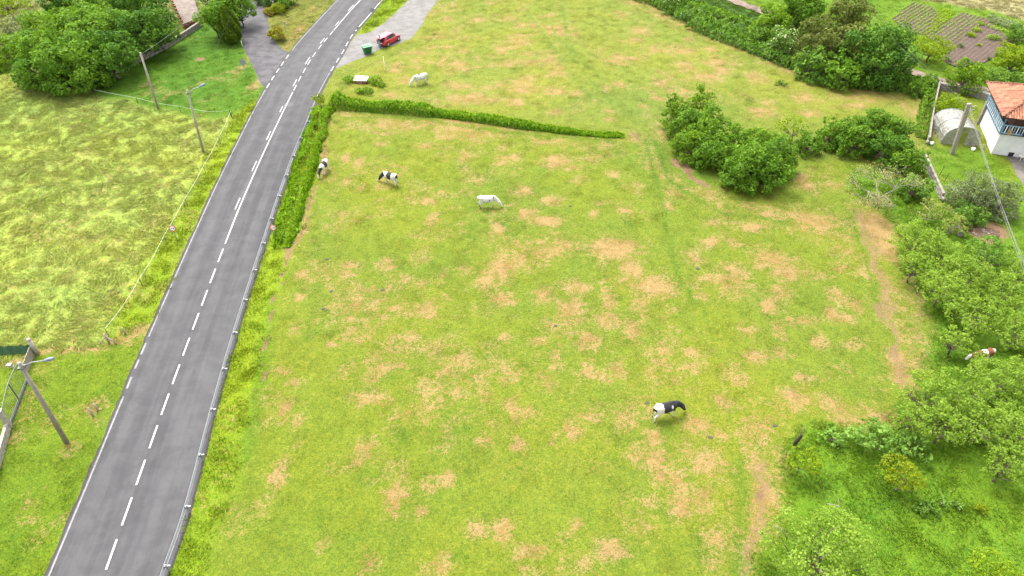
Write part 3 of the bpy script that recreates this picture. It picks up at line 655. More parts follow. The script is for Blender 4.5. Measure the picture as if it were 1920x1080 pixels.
strip(Redge, Rd, rs(668, 55), Rd[-1], -.1, .14, M['marking'], 'edge_line')
c = P(541, 197); mb = MB(); mb.lathe([(.62, .0), (.62, .012), (.55, .016), (.5, .012)], 20, Matrix.Translation((c.x, c.y, .042)))
mb.build('manhole_cover', plain('manhole_iron', (.06, .058, .055), .7, scale=9), road)

# ------------------------------------------------------------------ plants
def leaves_mesh(name, pos, nrm, size, tint, mat, seed, stretch=1.35, up=0.):
    r = np.random.default_rng(seed); n = len(pos)
    nrm = nrm / (np.linalg.norm(nrm, axis=1, keepdims=True) + 1e-9)
    t = r.normal(size=(n, 3)) + [0, 0, up]; t -= (t * nrm).sum(1, keepdims=True) * nrm; t /= np.linalg.norm(t, axis=1, keepdims=True) + 1e-9
    b_ = np.cross(nrm, t); s = (size * (.45 + 1.0 * r.random(n) ** 1.5))[:, None]
    V = np.stack([pos - t * s * stretch / 2, pos + b_ * s * .42 + nrm * s * .12, pos + t * s * stretch / 2, pos - b_ * s * .42 + nrm * s * .12], 1).reshape(-1, 3)
    b = np.arange(n)[:, None] * 4
    F = np.concatenate([b + [0, 1, 2], b + [0, 2, 3]], 0)
    return np_mesh(name, V, F, mat, False, {'tint': ('FLOAT', np.repeat(tint, 4))})
def sphere_dirs(r, n):
    d = r.normal(size=(n, 3)); return d / np.linalg.norm(d, axis=1, keepdims=True)
def crown_leaves(r, lobes, leaf, cover, core=True, drop=0.):
    P_, Nn, Tt = [], [], []
    C_ = np.array([l[:3] for l in lobes]); Rr = np.array([l[3] for l in lobes])
    for k, (x, y, z, rad) in enumerate(lobes):
        n = int(cover * 12.6 * rad * rad / (leaf * leaf)); m = 16; sc = sphere_dirs(r, m); sc[:, 2] = sc[:, 2] * .8 + .15; sr = rad * (.26 + .26 * r.random(m))
        w_ = sr ** 2 / (sr ** 2).sum(); si = r.choice(m, size=n, p=w_); dl = sphere_dirs(r, n)
        dl = np.where((dl * sc[si]).sum(1, keepdims=True) < -.25, -dl, dl)
        p = sc[si] * (rad * (.66 + .12 * r.random(m)))[si][:, None] + dl * (sr[si] * (.7 + .42 * r.random(n)))[:, None]
        p = p * [1, 1, .85] + [x, y, z]
        inn = r.random(n) < .14; p[inn] = (sphere_dirs(r, int(inn.sum())) * (rad * .6)) * [1, 1, .8] + [x, y, z]
        d = dl * .75 + sc[si] * .4; sub_t = (r.random(m) - .5)[si] * .3
        dist = np.linalg.norm((p[:, None, :] - C_[None]) / Rr[None, :, None], axis=2); dist[:, k] = 9
        ok = dist.min(1) > .62; p, d, sub_t = p[ok], d[ok], sub_t[ok]
        if drop:
            g = fbm(p[:, 0] * 1.7 + p[:, 2] * 2.3 + 50, p[:, 1] * 1.7 + 50, .9, int(r.integers(1, 99))); ok = g > drop + .1 * r.random(len(p)); p, d, sub_t = p[ok], d[ok], sub_t[ok]
        lt = r.random() * .38
        P_.append(p); Nn.append(d * .55 + r.normal(size=d.shape) * .42 + [0, 0, .35]); Tt.append(np.clip(lt + sub_t + r.random(len(p)) ** 1.4 * .66, 0, 1))
    return np.concatenate(P_), np.concatenate(Nn), np.concatenate(Tt)
def make_lobes(r, rx, ry, rz, zc_, n, rl, skirt=False):
    m = (rx + ry) / 2; out = []
    for k in range(n):
        a = 2.399 * k + r.random() * .8; h = -.55 + 1.5 * ((k + .5) / n) + r.normal() * .12; h = max(-.6, min(.95, h)); q = math.sqrt(max(0, 1 - h * h)) * (.62 + .28 * r.random())
        out.append((rx * q * math.cos(a) * .9, ry * q * math.sin(a) * .9, zc_ + rz * h * .68, m * rl * (.75 + .5 * r.random())))
    out.append((0, 0, zc_, m * .55))
    if skirt:
        k = max(5, int(m * 3.2)); q = max(.35, zc_ * .32)
        for i in range(k):
            a = 6.283 * i / k + r.random() * .7; out.append((rx * .74 * math.cos(a), ry * .74 * math.sin(a), q * (.8 + .5 * r.random()), min(m * .34, q * 1.15) * (.85 + .4 * r.random())))
    return out
def limbs(mb, r, base, lobes, tr, fork, bend=.2):
    """tapered trunk and a limb to every lobe"""
    top = Vector((base[0] + r.normal() * .15, base[1] + r.normal() * .15, fork))
    mb.tube([base, Vector(base).lerp(top, .5) + Vector((r.normal() * bend * .4, r.normal() * bend * .4, 0)), top], [tr * 1.25, tr, tr * .85], 8)
    for (x, y, z, rad) in lobes:
        e = Vector((x, y, z)); m_ = top.lerp(e, .5) + Vector((r.normal() * bend, r.normal() * bend, -.1 * (e - top).length))
        mb.tube([top, m_, e], [tr * .6, tr * .36, tr * .12], 5, False)
KIND = {
 'green': ((0.048, 0.122, 0.0108), (0.168, 0.291, 0.024)), 'deep': ((0.031, 0.088, 0.0108), (0.122, 0.235, 0.024)), 'fresh': ((0.066, 0.145, 0.0096), (0.203, 0.319, 0.0216)),
 'apple': ((0.134, 0.226, 0.0216), (0.28, 0.385, 0.06)), 'lime': ((0.11, 0.18, 0.009), (0.29, 0.38, 0.02)), 'yellow': ((0.15, 0.19, 0.008), (0.27, 0.325, 0.018)),
 'grey': ((0.09, 0.116, 0.048), (0.232, 0.274, 0.132)), 'olive': ((0.066, 0.093, 0.0168), (0.197, 0.224, 0.054)), 'brown': ((0.05, 0.045, 0.018), (0.12, 0.1, 0.05)),
 'bramble': ((0.048, 0.122, 0.0144), (0.186, 0.302, 0.0432)), 'blossom': ((0.45, 0.48, 0.3), (0.75, 0.75, 0.55)), 'twig': ((0.2, 0.2, 0.07), (0.4, 0.38, 0.16)), 'fig': ((0.08, 0.16, 0.018), (0.2, 0.33, 0.06)),
 'hedge': ((0.034, 0.128, 0.0048), (0.133, 0.28, 0.0108)), 'hedgelight': ((0.102, 0.203, 0.0072), (0.232, 0.37, 0.0168)), 'rust': ((0.17, 0.11, 0.02), (0.32, 0.22, 0.03)), 'cypress': ((0.03, 0.07, 0.005), (0.15, 0.22, 0.012)),
}
def lm(k): return leaf_mat('leaves_' + k, *KIND[k], .5 if k in ('apple', 'lime', 'yellow') else .38)
pid = [0]
def plant(name, label, cat, u, v, hw, zc_, rz, kind='green', leaf=.24, cover=1.15, nl=None, rl=.42, drop=0., trunk=True, yr=1., group=None, tr=None, bark='bark', fork=None, extra=None, lift=None, base=None, skirt=True):
    """a tree or shrub whose crown centre stands zc_ metres up, seen at (u, v), hw pixels half wide"""
    pid[0] += 1; r = np.random.default_rng(1000 + pid[0])
    c = P(u, v, zc_); rx = hw * mpp(u, v, zc_) * (1.12 if kind == 'apple' else 1.); ry = rx * yr
    nl = nl or int(min(16, max(5, 4 + rx * 2.2)))
    root = empty(name, (c.x, c.y, gz(c.x, c.y))); tag(root, label, cat, group)
    lobes = make_lobes(r, rx, ry, rz, zc_, nl, rl, skirt and kind not in ('apple', 'lime', 'yellow', 'twig', 'fig') and hw > 20)
    p, n, t = crown_leaves(r, lobes, leaf, cover, drop=drop)
    ok = p[:, 2] > .05; p, n, t = p[ok], n[ok], t[ok]
    mobj('crown', leaves_mesh('crown', p, n, leaf, t, lm(kind), 5 + pid[0]), root)
    mb = MB(); tr_ = tr or max(.05, rx * .055)
    limbs(mb, r, (0, 0, -.1), lobes, tr_, fork or max(.3, zc_ - rz * .75), .12 * rx)
    mb.build('trunk', M[bark], root, True)
    if extra:      # blossom, second colour
        k2, frac, sz = extra; m = r.random(len(p)) < frac; q = p[m] + n[m] / (np.linalg.norm(n[m], axis=1, keepdims=True)) * leaf * .3
        mobj('blossom' if k2 == 'blossom' else 'new_growth', leaves_mesh('sprigs', q, n[m], sz, t[m], lm(k2), 9), root)['kind'] = 'stuff'
    return root

TL = 'trees behind the roadside lawn wall'
for a in [
 ('round dark-leaved tree at the far left end of the tree belt, beside the meadow', 78, 112, 56, 'green'),
 ('broad tree with low crown at the corner where lawn meets meadow', 138, 118, 62, 'green'),
 ('bright-topped tree in the middle of the belt behind the corner tree', 108, 62, 60, 'fresh'),
 ('tall full crown right of the middle of the tree belt', 182, 62, 66, 'green'),
 ('low tree overhanging the dark wall foot of the lawn', 208, 104, 46, 'deep'),
 ('pale grey-green tree overhanging the wall beside the pinkish gap', 290, 55, 46, 'deep'),
 ('dark tree between the tall crown and the one beside the gap', 248, 72, 48, 'deep'),
 ('tree at the top edge of the photo above the tall crown', 190, 8, 56, 'green'),
 ('large tree at the top edge above the pinkish gap', 262, 10, 54, 'deep'),
 ('dark tree at the top edge, third from the left corner', 120, 8, 40, 'deep')]:
    plant('broadleaf_tree', a[0], 'tree', a[1], a[2], a[3], 3.2, 3.1, a[4], .27, 1.25, group=TL, nl=12, skirt=a[1] < 200 and a[2] > 50)
plant('flowering_shrub', 'pinkish-brown twiggy shrub at the left edge beside the tree belt', 'shrub', 38, 55, 40, 1.6, 1.5, 'grey', .22, .9, drop=.42, extra=('twig', .35, .16))
plant('green_shrub', 'bright green bush at the left edge just under the pinkish shrub', 'shrub', 14, 92, 34, 1.5, 1.6, 'fresh', .24, 1.)
plant('green_shrub', 'low bright bush at the very left edge above the meadow', 'shrub', -12, 120, 26, 1., 1.1, 'fresh', .24, 1.)
plant('pale_shrub', 'pale yellow-green shrub in the top left corner', 'shrub', 10, 8, 36, 1.0, 1.2, 'lime', .24, .8, drop=.4)
plant('broadleaf_tree', 'dark glossy tree right of the pinkish gap, left of the cypresses', 'tree', 404, 34, 33, 3., 2.8, 'green', .26, 1.2, skirt=False)
plant('broadleaf_tree', 'dark tree touching the driveway behind the cypresses', 'tree', 446, 14, 34, 3., 2.8, 'green', .26, 1.2, skirt=False)
plant('broadleaf_tree', 'dark tree at the top edge above the pinkish gap, behind the wall', 'tree', 384, -8, 26, 3.2, 2.6, 'deep', .26, 1.2, skirt=False)
plant('dark_shrub', 'dark green bush at the top edge right of the pale gate wall', 'shrub', 528, -2, 24, 1.2, 1.4, 'deep', .24, 1.1)
plant('dark_shrub', 'small dark bush by the road side of the pale gate wall', 'shrub', 500, -8, 24, 1.2, 1.4, 'deep', .24, 1.1)
plant('yellow_shrub', 'golden-green shrub at the foot of the pale gate wall', 'shrub', 521, 16, 13, .7, .8, 'yellow', .16, 1.1, rl=.5)
plant('yellow_shrub', 'low dull yellow shrub left of the golden one beside the driveway', 'shrub', 505, 22, 12, .5, .6, 'rust', .16, 1.1, rl=.5, extra=('lime', .4, .16))
plant('rust_shrub', 'rust and green shrub on the grass between driveway and road', 'shrub', 518, 65, 15, .8, .9, 'rust', .17, 1.1, rl=.5, extra=('lime', .45, .17))
def conifer(label, u, v, h, rad, kind='cypress'):
    pid[0] += 1; r = np.random.default_rng(pid[0]); c = P(u, v); root = empty('cypress', (c.x, c.y, gz(c.x, c.y))); tag(root, label, 'tree')
    n = int(rad * h * 1500); z = r.random(n) ** 1.1 * h; a = r.random(n) * 6.283
    q = rad * np.sin(np.clip(z / h, 0, 1) ** .62 * 3.0) ** .8 * (.82 + .25 * r.random(n)) * (1 + .12 * np.sin(a * 7 + z * 2)); q = np.maximum(q, .06)
    p = np.column_stack([q * np.cos(a), q * np.sin(a), z + .1]); d = np.column_stack([np.cos(a), np.sin(a), .5 + 0 * a]) + r.normal(size=(n, 3)) * .35
    mobj('crown', leaves_mesh('crown', p, d, .15, np.clip(r.random(n) ** 1.6 * .6 + .3 * fbm(a * 3, z * 2 + 9, .7, 4), 0, 1), lm(kind), 3, 2.2), root)
    MB().tube([(0, 0, -.1), (0, 0, h * .8)], [.14, .03], 8).build('trunk', M['bark'], root)
conifer('front teardrop-shaped cypress at the lawn end beside the driveway', 437, 80, 5.2, 1.5)
conifer('taller yellowish cypress standing behind the teardrop one', 432, 50, 7.2, 1.3)

def _mx(q): return max(q.a, q.b) if callable(q) else q
# clipped and rough hedges: leaves over a rounded bank
def hedge(name, label, line, wid, hgt, kind, leaf=.14, dens=1.2, seed=1, kind2=None, n2=.4, cat='hedge', rough=.25, z0=0.):
    r = np.random.default_rng(seed); dd = along(line); L_ = dd[-1]; n = int(dens * L_ * (_mx(wid) + 2 * _mx(hgt)) / leaf ** 2)
    s = r.random(n) * L_; a = r.random(n) * math.pi
    pts = np.array([at_d(line, dd, float(q))[:] for q in np.linspace(0, L_, 400)]); ii_ = np.clip((s / L_ * 399).astype(int), 0, 398); fr = (s / L_ * 399 - ii_)[:, None]
    c = pts[ii_] * (1 - fr) + pts[ii_ + 1] * fr; d = pts[ii_ + 1] - pts[ii_]; d /= np.linalg.norm(d, axis=1, keepdims=True) + 1e-9
    x = np.column_stack([d[:, 1], -d[:, 0], 0 * s])
    w_ = (wid(s / L_) if callable(wid) else wid) * (1 + rough * (fbm(s + 20, a * 0 + 3, 2.4, seed + 5) - .5) * 2); h_ = (hgt(s / L_) if callable(hgt) else hgt) * (1 + rough * (fbm(s + 60, s * 0 + 7, 1.8, seed + 8) - .5) * 2)
    ca, sa = np.cos(a), np.sin(a); se = lambda t, e: np.sign(t) * np.abs(t) ** e
    lump = 1 + rough * .8 * (fbm(s * 1.3 + 5, a * 2.5 + 9, .9, seed + 3) - .5); q = (.86 + .18 * r.random(n)) * lump
    o_ = se(ca, .6) * w_ / 2 * q; z = se(sa, .65) * h_ * q
    end = np.minimum(s, L_ - s); z *= np.clip(end / .8, .3, 1) ** .5
    p = c + x * o_[:, None]; p[:, 2] = z + z0
    nr = x * (ca * .8)[:, None] + np.column_stack([0 * s, 0 * s, sa + .25]) + r.normal(size=(n, 3)) * .45
    o0 = Vector(line[0]); p -= np.array([o0.x, o0.y, 0])
    root = empty(name, (o0.x, o0.y, 0)); tag(root, label, cat)
    t = np.clip(r.random(n) ** 1.5 * .75 + .35 * (fbm(s, a + z, 1.1, seed + 2) - .3), 0, 1)
    m = (r.random(n) < n2 * np.clip(sa * 1.3, 0, 1)) if kind2 else np.zeros(n, bool)
    mobj('foliage', leaves_mesh('foliage', p[~m], nr[~m] * [1, 1, .6], leaf, t[~m], lm(kind), seed, 2.3, 1.2), root)
    if kind2: mobj('top_growth', leaves_mesh('top_growth', p[m] + [0, 0, .05], nr[m] * [1, 1, .35], leaf, t[m], lm(kind2), seed + 1, 3.0, 2.5), root)['kind'] = 'stuff'
    # woody stems inside
    mb = MB()
    for k in range(int(L_ / 1.6)):
        q = at_d(line, dd, .5 + k * 1.6) - o0; hh = (hgt if not callable(hgt) else hgt(k * 1.6 / L_)) * .75
        mb.tube([(q.x, q.y, -.05), (q.x + r.normal() * .1, q.y + r.normal() * .1, hh)], [.035, .015], 5, False)
    mb.build('stems', M['bark'], root)['kind'] = 'stuff'
    return root
class _V:
    def __init__(s, a, b): s.a, s.b = a, b
    def __call__(s, f): return s.a + (s.b - s.a) * f
def _h(line, w0, w1, h0, h1_, **kw): return hedge(kw.pop('name', 'hedge'), kw.pop('label'), line, _V(w0, w1), _V(h0, h1_), **kw)

def hd(label, px, w0, w1, h0, h1_, kind='hedge', kind2=None, name='hedge', cat='hedge', **kw):
    return _h(spline(PP(px), 1.), w0, w1, h0, h1_, label=label, name=name, kind=kind, kind2=kind2, cat=cat, **kw)
hd('long dense green hedge running across the pasture from the road corner', [(618, 201), (660, 204), (740, 210), (840, 220), (940, 234), (1030, 247), (1100, 254), (1170, 257)], 1.6, .8, 1.55, .35, 'hedge', 'hedgelight', seed=3, leaf=.14, dens=1.5, rough=.5, n2=.6)
hd('wide green hedge bank between the guardrail and the cow pasture', [(607, 206), (597, 240), (580, 290), (565, 340), (551, 390), (538, 432), (530, 466)], 2.5, 2.0, 1.0, .25, 'hedge', 'hedgelight', seed=4, leaf=.15, dens=1.3, rough=.6, n2=.8)
plant('yellow_shrub', 'pale yellow-green shrub at the hedge corner overhanging the road', 'shrub', 597, 187, 15, .9, .9, 'yellow', .15, 1., drop=.3, extra=('lime', .5, .15))
hd('rough bramble bank along the pasture edge in front of the big round tree', [(1300, 50), (1380, 82), (1450, 110), (1530, 140), (1600, 158), (1690, 166)], 3.2, 3., 1.5, 1.2, 'bramble', 'green', 'bramble_thicket', 'thicket', seed=6, leaf=.24, dens=1.2, rough=.45, n2=.3)
hd('broad bramble thicket at the top edge of the photo beside the dirt track', [(1190, -14), (1235, 4), (1290, 28), (1350, 50), (1410, 70)], 5.5, 6., 1.7, 1.6, 'bramble', 'fresh', 'bramble_thicket', 'thicket', seed=7, leaf=.26, dens=1.1, rough=.4, n2=.25)
hd('tangle of creepers over the near garden wall beside the pasture corner', [(1744, 152), (1738, 190), (1732, 220), (1726, 262)], 1.6, 1.3, 1.1, .9, 'bramble', 'fresh', 'bramble_thicket', 'thicket', seed=8, leaf=.18, dens=1.2, rough=.5)
hd('low green growth below the big tree between pasture and stone wall', [(1640, 158), (1700, 160), (1760, 158)], 2.6, 2.0, 1., .8, 'bramble', 'green', 'bramble_thicket', 'thicket', seed=9, leaf=.2, dens=1.2, rough=.5)
# trees along the top right
TR = 'trees of the belt at the top right'
for a in [
 ('bright green tree at the top edge just right of the dirt track', 1450, 38, 34, 3., 'fresh', 'broadleaf_tree'),
 ('dark tree at the top edge behind the bright green one', 1505, 12, 46, 4., 'green', 'broadleaf_tree'),
 ('tall grey-olive willow at the top of the belt', 1590, 38, 42, 4.2, 'olive', 'willow_tree'),
 ('brownish thin tree in the middle of the belt', 1535, 75, 42, 3.6, 'olive', 'broadleaf_tree'),
 ('dull olive tree directly left of the big round tree', 1592, 88, 36, 3.4, 'olive', 'broadleaf_tree'),
 ('low green tree at the belt foot beside the white-flowered elder', 1530, 118, 36, 2.2, 'bramble', 'broadleaf_tree'),
 ('low leafy tree at the belt foot against the big round tree', 1578, 138, 34, 1.8, 'green', 'broadleaf_tree'),
 ('largest round deep green tree of the belt, nearest the vegetable garden', 1648, 100, 66, 3.6, 'deep', 'broadleaf_tree'),
 ]:
    plant(a[6], a[0], 'tree', a[1], a[2], a[3], a[4], a[4] - .5, a[5], .28, 1.2, group=TR)
plant('elder_tree', 'elder covered in white flower heads beside the pasture edge', 'tree', 1466, 78, 30, 2.2, 2., 'bramble', .22, 1.1, extra=('blossom', .13, .22))
plant('green_shrub', 'leafy bush between the dirt track end and the elder', 'shrub', 1432, 66, 26, 1.4, 1.4, 'bramble', .22, 1.1)
plant('elder_bush', 'bush dotted with white flowers at the top edge of the bramble bank', 'shrub', 1262, 6, 16, 1.4, 1.2, 'bramble', .22, 1.1, extra=('blossom', .10, .2))
plant('yellow_tree', 'small yellow-green tree in front of the vegetable garden', 'tree', 1747, 92, 32, 2.0, 1.5, 'lime', .17, .95, drop=.36, extra=('yellow', .4, .17), fork=1.0)
plant('garden_tree', 'fresh green tree by the stone wall left of the tiled roof', 'tree', 1813, 140, 30, 2.3, 2., 'fresh', .2, 1.1, extra=('lime', .15, .2))
plant('round_shrub', 'round yellow-green clipped shrub behind the polytunnel', 'shrub', 1783, 200, 27, 1.3, 1.2, 'lime', .17, 1.3, rl=.5)
plant('yellow_tree', 'yellow-green bushy tree at the right edge above the roof', 'tree', 1902, 112, 33, 2., 1.8, 'lime', .2, 1.2, extra=('yellow', .3, .2))
plant('green_shrub', 'dark green shrub at the right edge beside the garden plot', 'shrub', 1915, 62, 24, 1.3, 1.3, 'bramble', .2, 1.1)
plant('green_shrub', 'low grey-green bush between the yellow-green tree and the stone wall', 'shrub', 1873, 147, 24, .9, .9, 'bramble', .18, 1.1)
plant('green_shrub', 'low bush at the right edge behind the roof', 'shrub', 1912, 150, 22, .9, .9, 'bramble', .18, 1.1)
plant('green_shrub', 'bushy growth over the corner where track meets stone wall', 'shrub', 1722, 168, 22, .9, 1., 'green', .2, 1.1)
# the two clumps in the pasture
CL = 'bushy trees clumped in the pasture'
for a in [
 ('slender pointed tree at the left tip of the pasture clump', 1262, 208, 24, 2.6, 2.4, 'fresh'),
 ('tallest feathery tree top at the back of the pasture clump', 1313, 196, 28, 2.9, 2.7, 'fresh'),
 ('rounded tree below the left tip of the pasture clump', 1292, 232, 36, 2.2, 2.0, 'green'),
 ('tree in the upper middle of the pasture clump', 1326, 240, 40, 2.4, 2.1, 'green'),
 ('left flank bush of the pasture clump above the bare rut', 1300, 268, 38, 1.8, 1.7, 'fresh'),
 ('middle front bush of the pasture clump', 1334, 284, 40, 1.7, 1.6, 'green'),
 ('small dark tree in the dip between the two clump crowns', 1378, 262, 30, 1.9, 1.7, 'green'),
 ('bush filling the gap before the big front crown', 1385, 302, 34, 1.7, 1.6, 'green'),
 ('front and largest crown of the pasture clump', 1420, 312, 52, 2.3, 2.2, 'green'),
 ('right flank crown of the pasture clump', 1452, 288, 42, 2.2, 2.0, 'green'),
 ('back right crown of the pasture clump', 1424, 270, 34, 2.0, 1.8, 'fresh'),
 ('low skirt bush at the front foot of the pasture clump', 1385, 334, 36, 1.1, 1.1, 'green')]:
    plant('bushy_tree', a[0], 'tree', a[1], a[2], a[3], a[4], a[5], a[6], .19, 1.25, group=CL)
CR = 'bushy trees in the row left of the garden wall'
for a in [
 ('sparse pale sapling between the two clumps of trees', 1487, 238, 32, 2.0, 1.9, 'lime', .5),
 ('low round bush at the left end of the row', 1516, 268, 24, 1.4, 1.3, 'green', 0),
 ('long low bush at the back left of the row', 1563, 248, 30, 1.8, 1.5, 'green', 0),
 ('full crown in the middle of the row', 1602, 258, 40, 1.9, 1.7, 'green', 0),
 ('tall crown at the back of the row', 1640, 236, 36, 2.4, 1.9, 'green', 0),
 ('back right crown of the row near the garden wall', 1676, 246, 32, 2.2, 1.8, 'green', 0),
 ('broad crown in the right half of the row', 1664, 276, 38, 1.9, 1.7, 'deep', 0),
 ('front right crown of the row against the garden wall', 1702, 296, 34, 1.7, 1.6, 'green', 0)]:
    plant('bushy_tree', a[0], 'tree', a[1], a[2], a[3], a[4], a[5], a[6], .19, 1.25 if not a[7] else .6, drop=a[7], group=CR)
plant('green_shrub', 'dark bush right of the bare lichen-covered tree', 'shrub', 1716, 353, 30, 1.2, 1.1, 'bramble', .17, 1.2)
plant('low_plant', 'clump of taller green grass and nettles in the far pasture', 'plant', 1465, 158, 12, .2, .3, 'bramble', .14, .8)
# orchard
OR = 'apple trees in the orchard at the right'
for a in [
 (1722, 452, 48, 'apple', 'left edge apple tree at the top of the orchard beside the worn grass'),
 (1768, 478, 52, 'apple', 'apple tree second from the left at the top of the orchard'),
 (1812, 520, 54, 'apple', 'apple tree in the centre of the upper orchard group'),
 (1852, 478, 46, 'bramble', 'darker apple tree below the burnt heap'),
 (1880, 552, 52, 'apple', 'apple tree near the right edge in the upper orchard group'),
 (1768, 545, 46, 'apple', 'apple tree bordering the worn strip above the brown cow'),
 (1830, 592, 52, 'apple', 'apple tree just above the brown and white cow'),
 (1905, 622, 46, 'apple', 'apple tree at the right edge level with the cow'),
 (1740, 748, 56, 'apple', 'left apple tree of the lower orchard group'),
 (1805, 742, 60, 'apple', 'apple tree in the middle of the lower orchard group'),
 (1872, 722, 54, 'apple', 'apple tree right below the brown and white cow'),
 (1838, 800, 56, 'apple', 'large apple tree with dark limbs in the lower orchard group'),
 (1902, 800, 54, 'apple', 'apple tree at the right edge of the lower orchard group'),
 (1885, 872, 40, 'apple', 'small low apple tree over the dark shade at the right'),
 (1716, 500, 30, 'apple', 'low apple bough reaching out over the worn strip at the upper orchard edge'),
 (1912, 505, 36, 'apple', 'apple tree crossed by the overhead wires at the right edge'),
 (1795, 640, 32, 'apple', 'small apple tree directly above the head of the brown and white cow'),
 (1908, 700, 34, 'apple', 'apple tree at the right edge just below the level of the cow'),
 (1712, 788, 36, 'apple', 'low apple tree at the left of the lower group above the fig bushes'),
 (1770, 800, 40, 'apple', 'apple tree between the fig bushes and the dark-limbed apple tree')]:
    plant('apple_tree', a[4], 'tree', a[0], a[1], a[2], 1.95, 1.35, a[3], .125, .70, nl=20, rl=.29, drop=.41, group=OR, tr=.085, fork=.8, bark='bark')
plant('apple_tree', 'big pale apple tree crown cut by the bottom edge of the photo', 'tree', 1545, 1050, 100, 2.4, 1.6, 'apple', .12, .8, nl=15, rl=.34, drop=.34, tr=.14, fork=1.0)
plant('apple_tree', 'tips of an apple tree in the bottom right corner', 'tree', 1868, 1108, 70, 2.4, 1.5, 'lime', .12, .8, drop=.34, nl=9)
plant('lime_sapling', 'light green sapling beside the dead stump', 'tree', 1506, 866, 32, 1.6, 1.2, 'lime', .11, .75, drop=.38, tr=.03, fork=.7, nl=9, rl=.38)
plant('yellow_tree', 'small yellow-leaved fruit tree in the orchard grass', 'tree', 1690, 896, 42, 1.5, 1.15, 'yellow', .11, .8, drop=.40, tr=.05, fork=.6, nl=10, rl=.38)
for a in [(1560, 822, 30, .45, 'low fig bush with broad pale leaves next to the dead stump'), (1645, 828, 46, .9, 'broad-leaved fig bush left of the orchard trees'), (1706, 838, 38, .8, 'fig bush above the yellow-leaved tree')]:
    plant('fig_bush', a[4], 'shrub', a[0], a[1], a[2], a[3], a[3] * .9, 'fig', .23, .85, drop=.25, rl=.4, tr=.05)
plant('grey_willow', 'large grey-green twiggy bush in the garden beside the overhead wires', 'tree', 1826, 362, 44, 2.0, 1.7, 'grey', .13, .9, drop=.36, nl=12)
plant('grey_willow', 'right half of the grey-green twiggy bushes near the right edge', 'tree', 1882, 372, 36, 1.9, 1.6, 'grey', .13, .9, drop=.38, nl=10)
plant('green_shrub', 'dark leafy bush under the grey twiggy one beside the burnt heap', 'shrub', 1818, 402, 30, 1.1, 1.1, 'bramble', .15, 1.1)
plant('blossoming_shrub', 'beige twiggy old bush at the end of the garden wall', 'shrub', 1745, 400, 34, 1.4, 1.2, 'twig', .11, .6, drop=.42, extra=('apple', .5, .14), bark='palebark', tr=.07)
plant('blossoming_shrub', 'pale half-bare bush with lichen twigs above the first apple tree', 'shrub', 1785, 424, 26, 1.2, 1.1, 'twig', .11, .6, drop=.42, extra=('apple', .6, .14), bark='palebark', tr=.07)
for a in [(1795, 946, 10, .35, 'fig', .13, 'broad-leaved thistle-like plant in the orchard grass'), (1840, 955, 13, .35, 'yellow', .10, 'small round yellow shrub in the orchard grass'), (1738, 956, 20, .22, 'bramble', .12, 'low patch of docks right below the yellow-leaved tree'), (1768, 945, 12, .25, 'fig', .12, 'small leafy clump between the docks and the thistle-like plant'), (1885, 700, 12, .3, 'bramble', .12, 'low weeds under the right orchard trees')]:
    plant('low_plant', a[6], 'plant', a[0], a[1], a[2], a[3], a[3], a[4], a[5], 1.1, rl=.5, tr=.02)
# heap of weeds round the well
for a in [(655, 152, 12, 'tall weeds left of the white covered well'), (702, 153, 16, 'tall weeds right of the white covered well'), (684, 172, 17, 'tall weeds in front of the white covered well'), (715, 160, 10, 'small weed clump next to the grazing white cow side of the well')]:
    plant('weed_clump', a[3], 'plant', a[0], a[1], a[2], .28, .42, 'fresh', .17, 1.1, rl=.5, tr=.02, yr=.7)

plant('apple_tree', 'small leafy apple bough hanging across the back of the brown and white cow', 'tree', 1836, 676, 15, 1.6, .7, 'apple', .12, .7, nl=9, rl=.34, drop=.38, tr=.04, fork=.7)
# bare lichen tree: limbs, twigs and a thin veil of leaves
def bare_tree(name, label, u, v, h, spread, seed, veil='twig', cover=1.):
    r = np.random.default_rng(seed); c = P(u, v); root = empty(name, (c.x, c.y, gz(c.x, c.y))); tag(root, label, 'tree')
    mb = MB(); tips = []
    def grow(p, d, ln, rad, lv):
        q = p + d * ln; m_ = p.lerp(q, .5) + Vector(r.normal(size=3)) * ln * .09
        mb.tube([p, m_, q], [rad, rad * .8, rad * .6], 6 if lv < 2 else 4, False)
        if lv >= 4: tips.append(q); return
        tips.append(q) if lv >= 2 else None
        for k in range(3 if lv else 4):
            a = r.random() * 6.283; s_ = Vector((math.cos(a), math.sin(a), r.normal() * .35)); nd = (d * .55 + s_ * .8 + Vector((0, 0, .12))).normalized()
            if lv == 0: a = k * 1.57 + r.random() * .6; nd = Vector((math.cos(a), math.sin(a), .55)).normalized()
            grow(q, nd, ln * (.62 + .25 * r.random()) if lv else spread * .42, rad * .58, lv + 1)
    grow(Vector((0, 0, -.1)), Vector((.1, 0, 1)), h * .32, .13, 0)
    mb.build('trunk', M['palebark'], root, True)
    t = np.array([q[:] for q in tips]); p = np.repeat(t, int(22 * cover), 0) + r.normal(size=(len(t) * int(22 * cover), 3)) * .22
    mobj('crown', leaves_mesh('crown', p, r.normal(size=p.shape) + [0, 0, .5], .09, r.random(len(p)), lm(veil), seed), root)
bare_tree('bare_tree', 'half-dead tree with pale lichen-grey limbs and thin yellowish leaves', 1641, 388, 3.4, 4.2, 5, 'twig', .9)

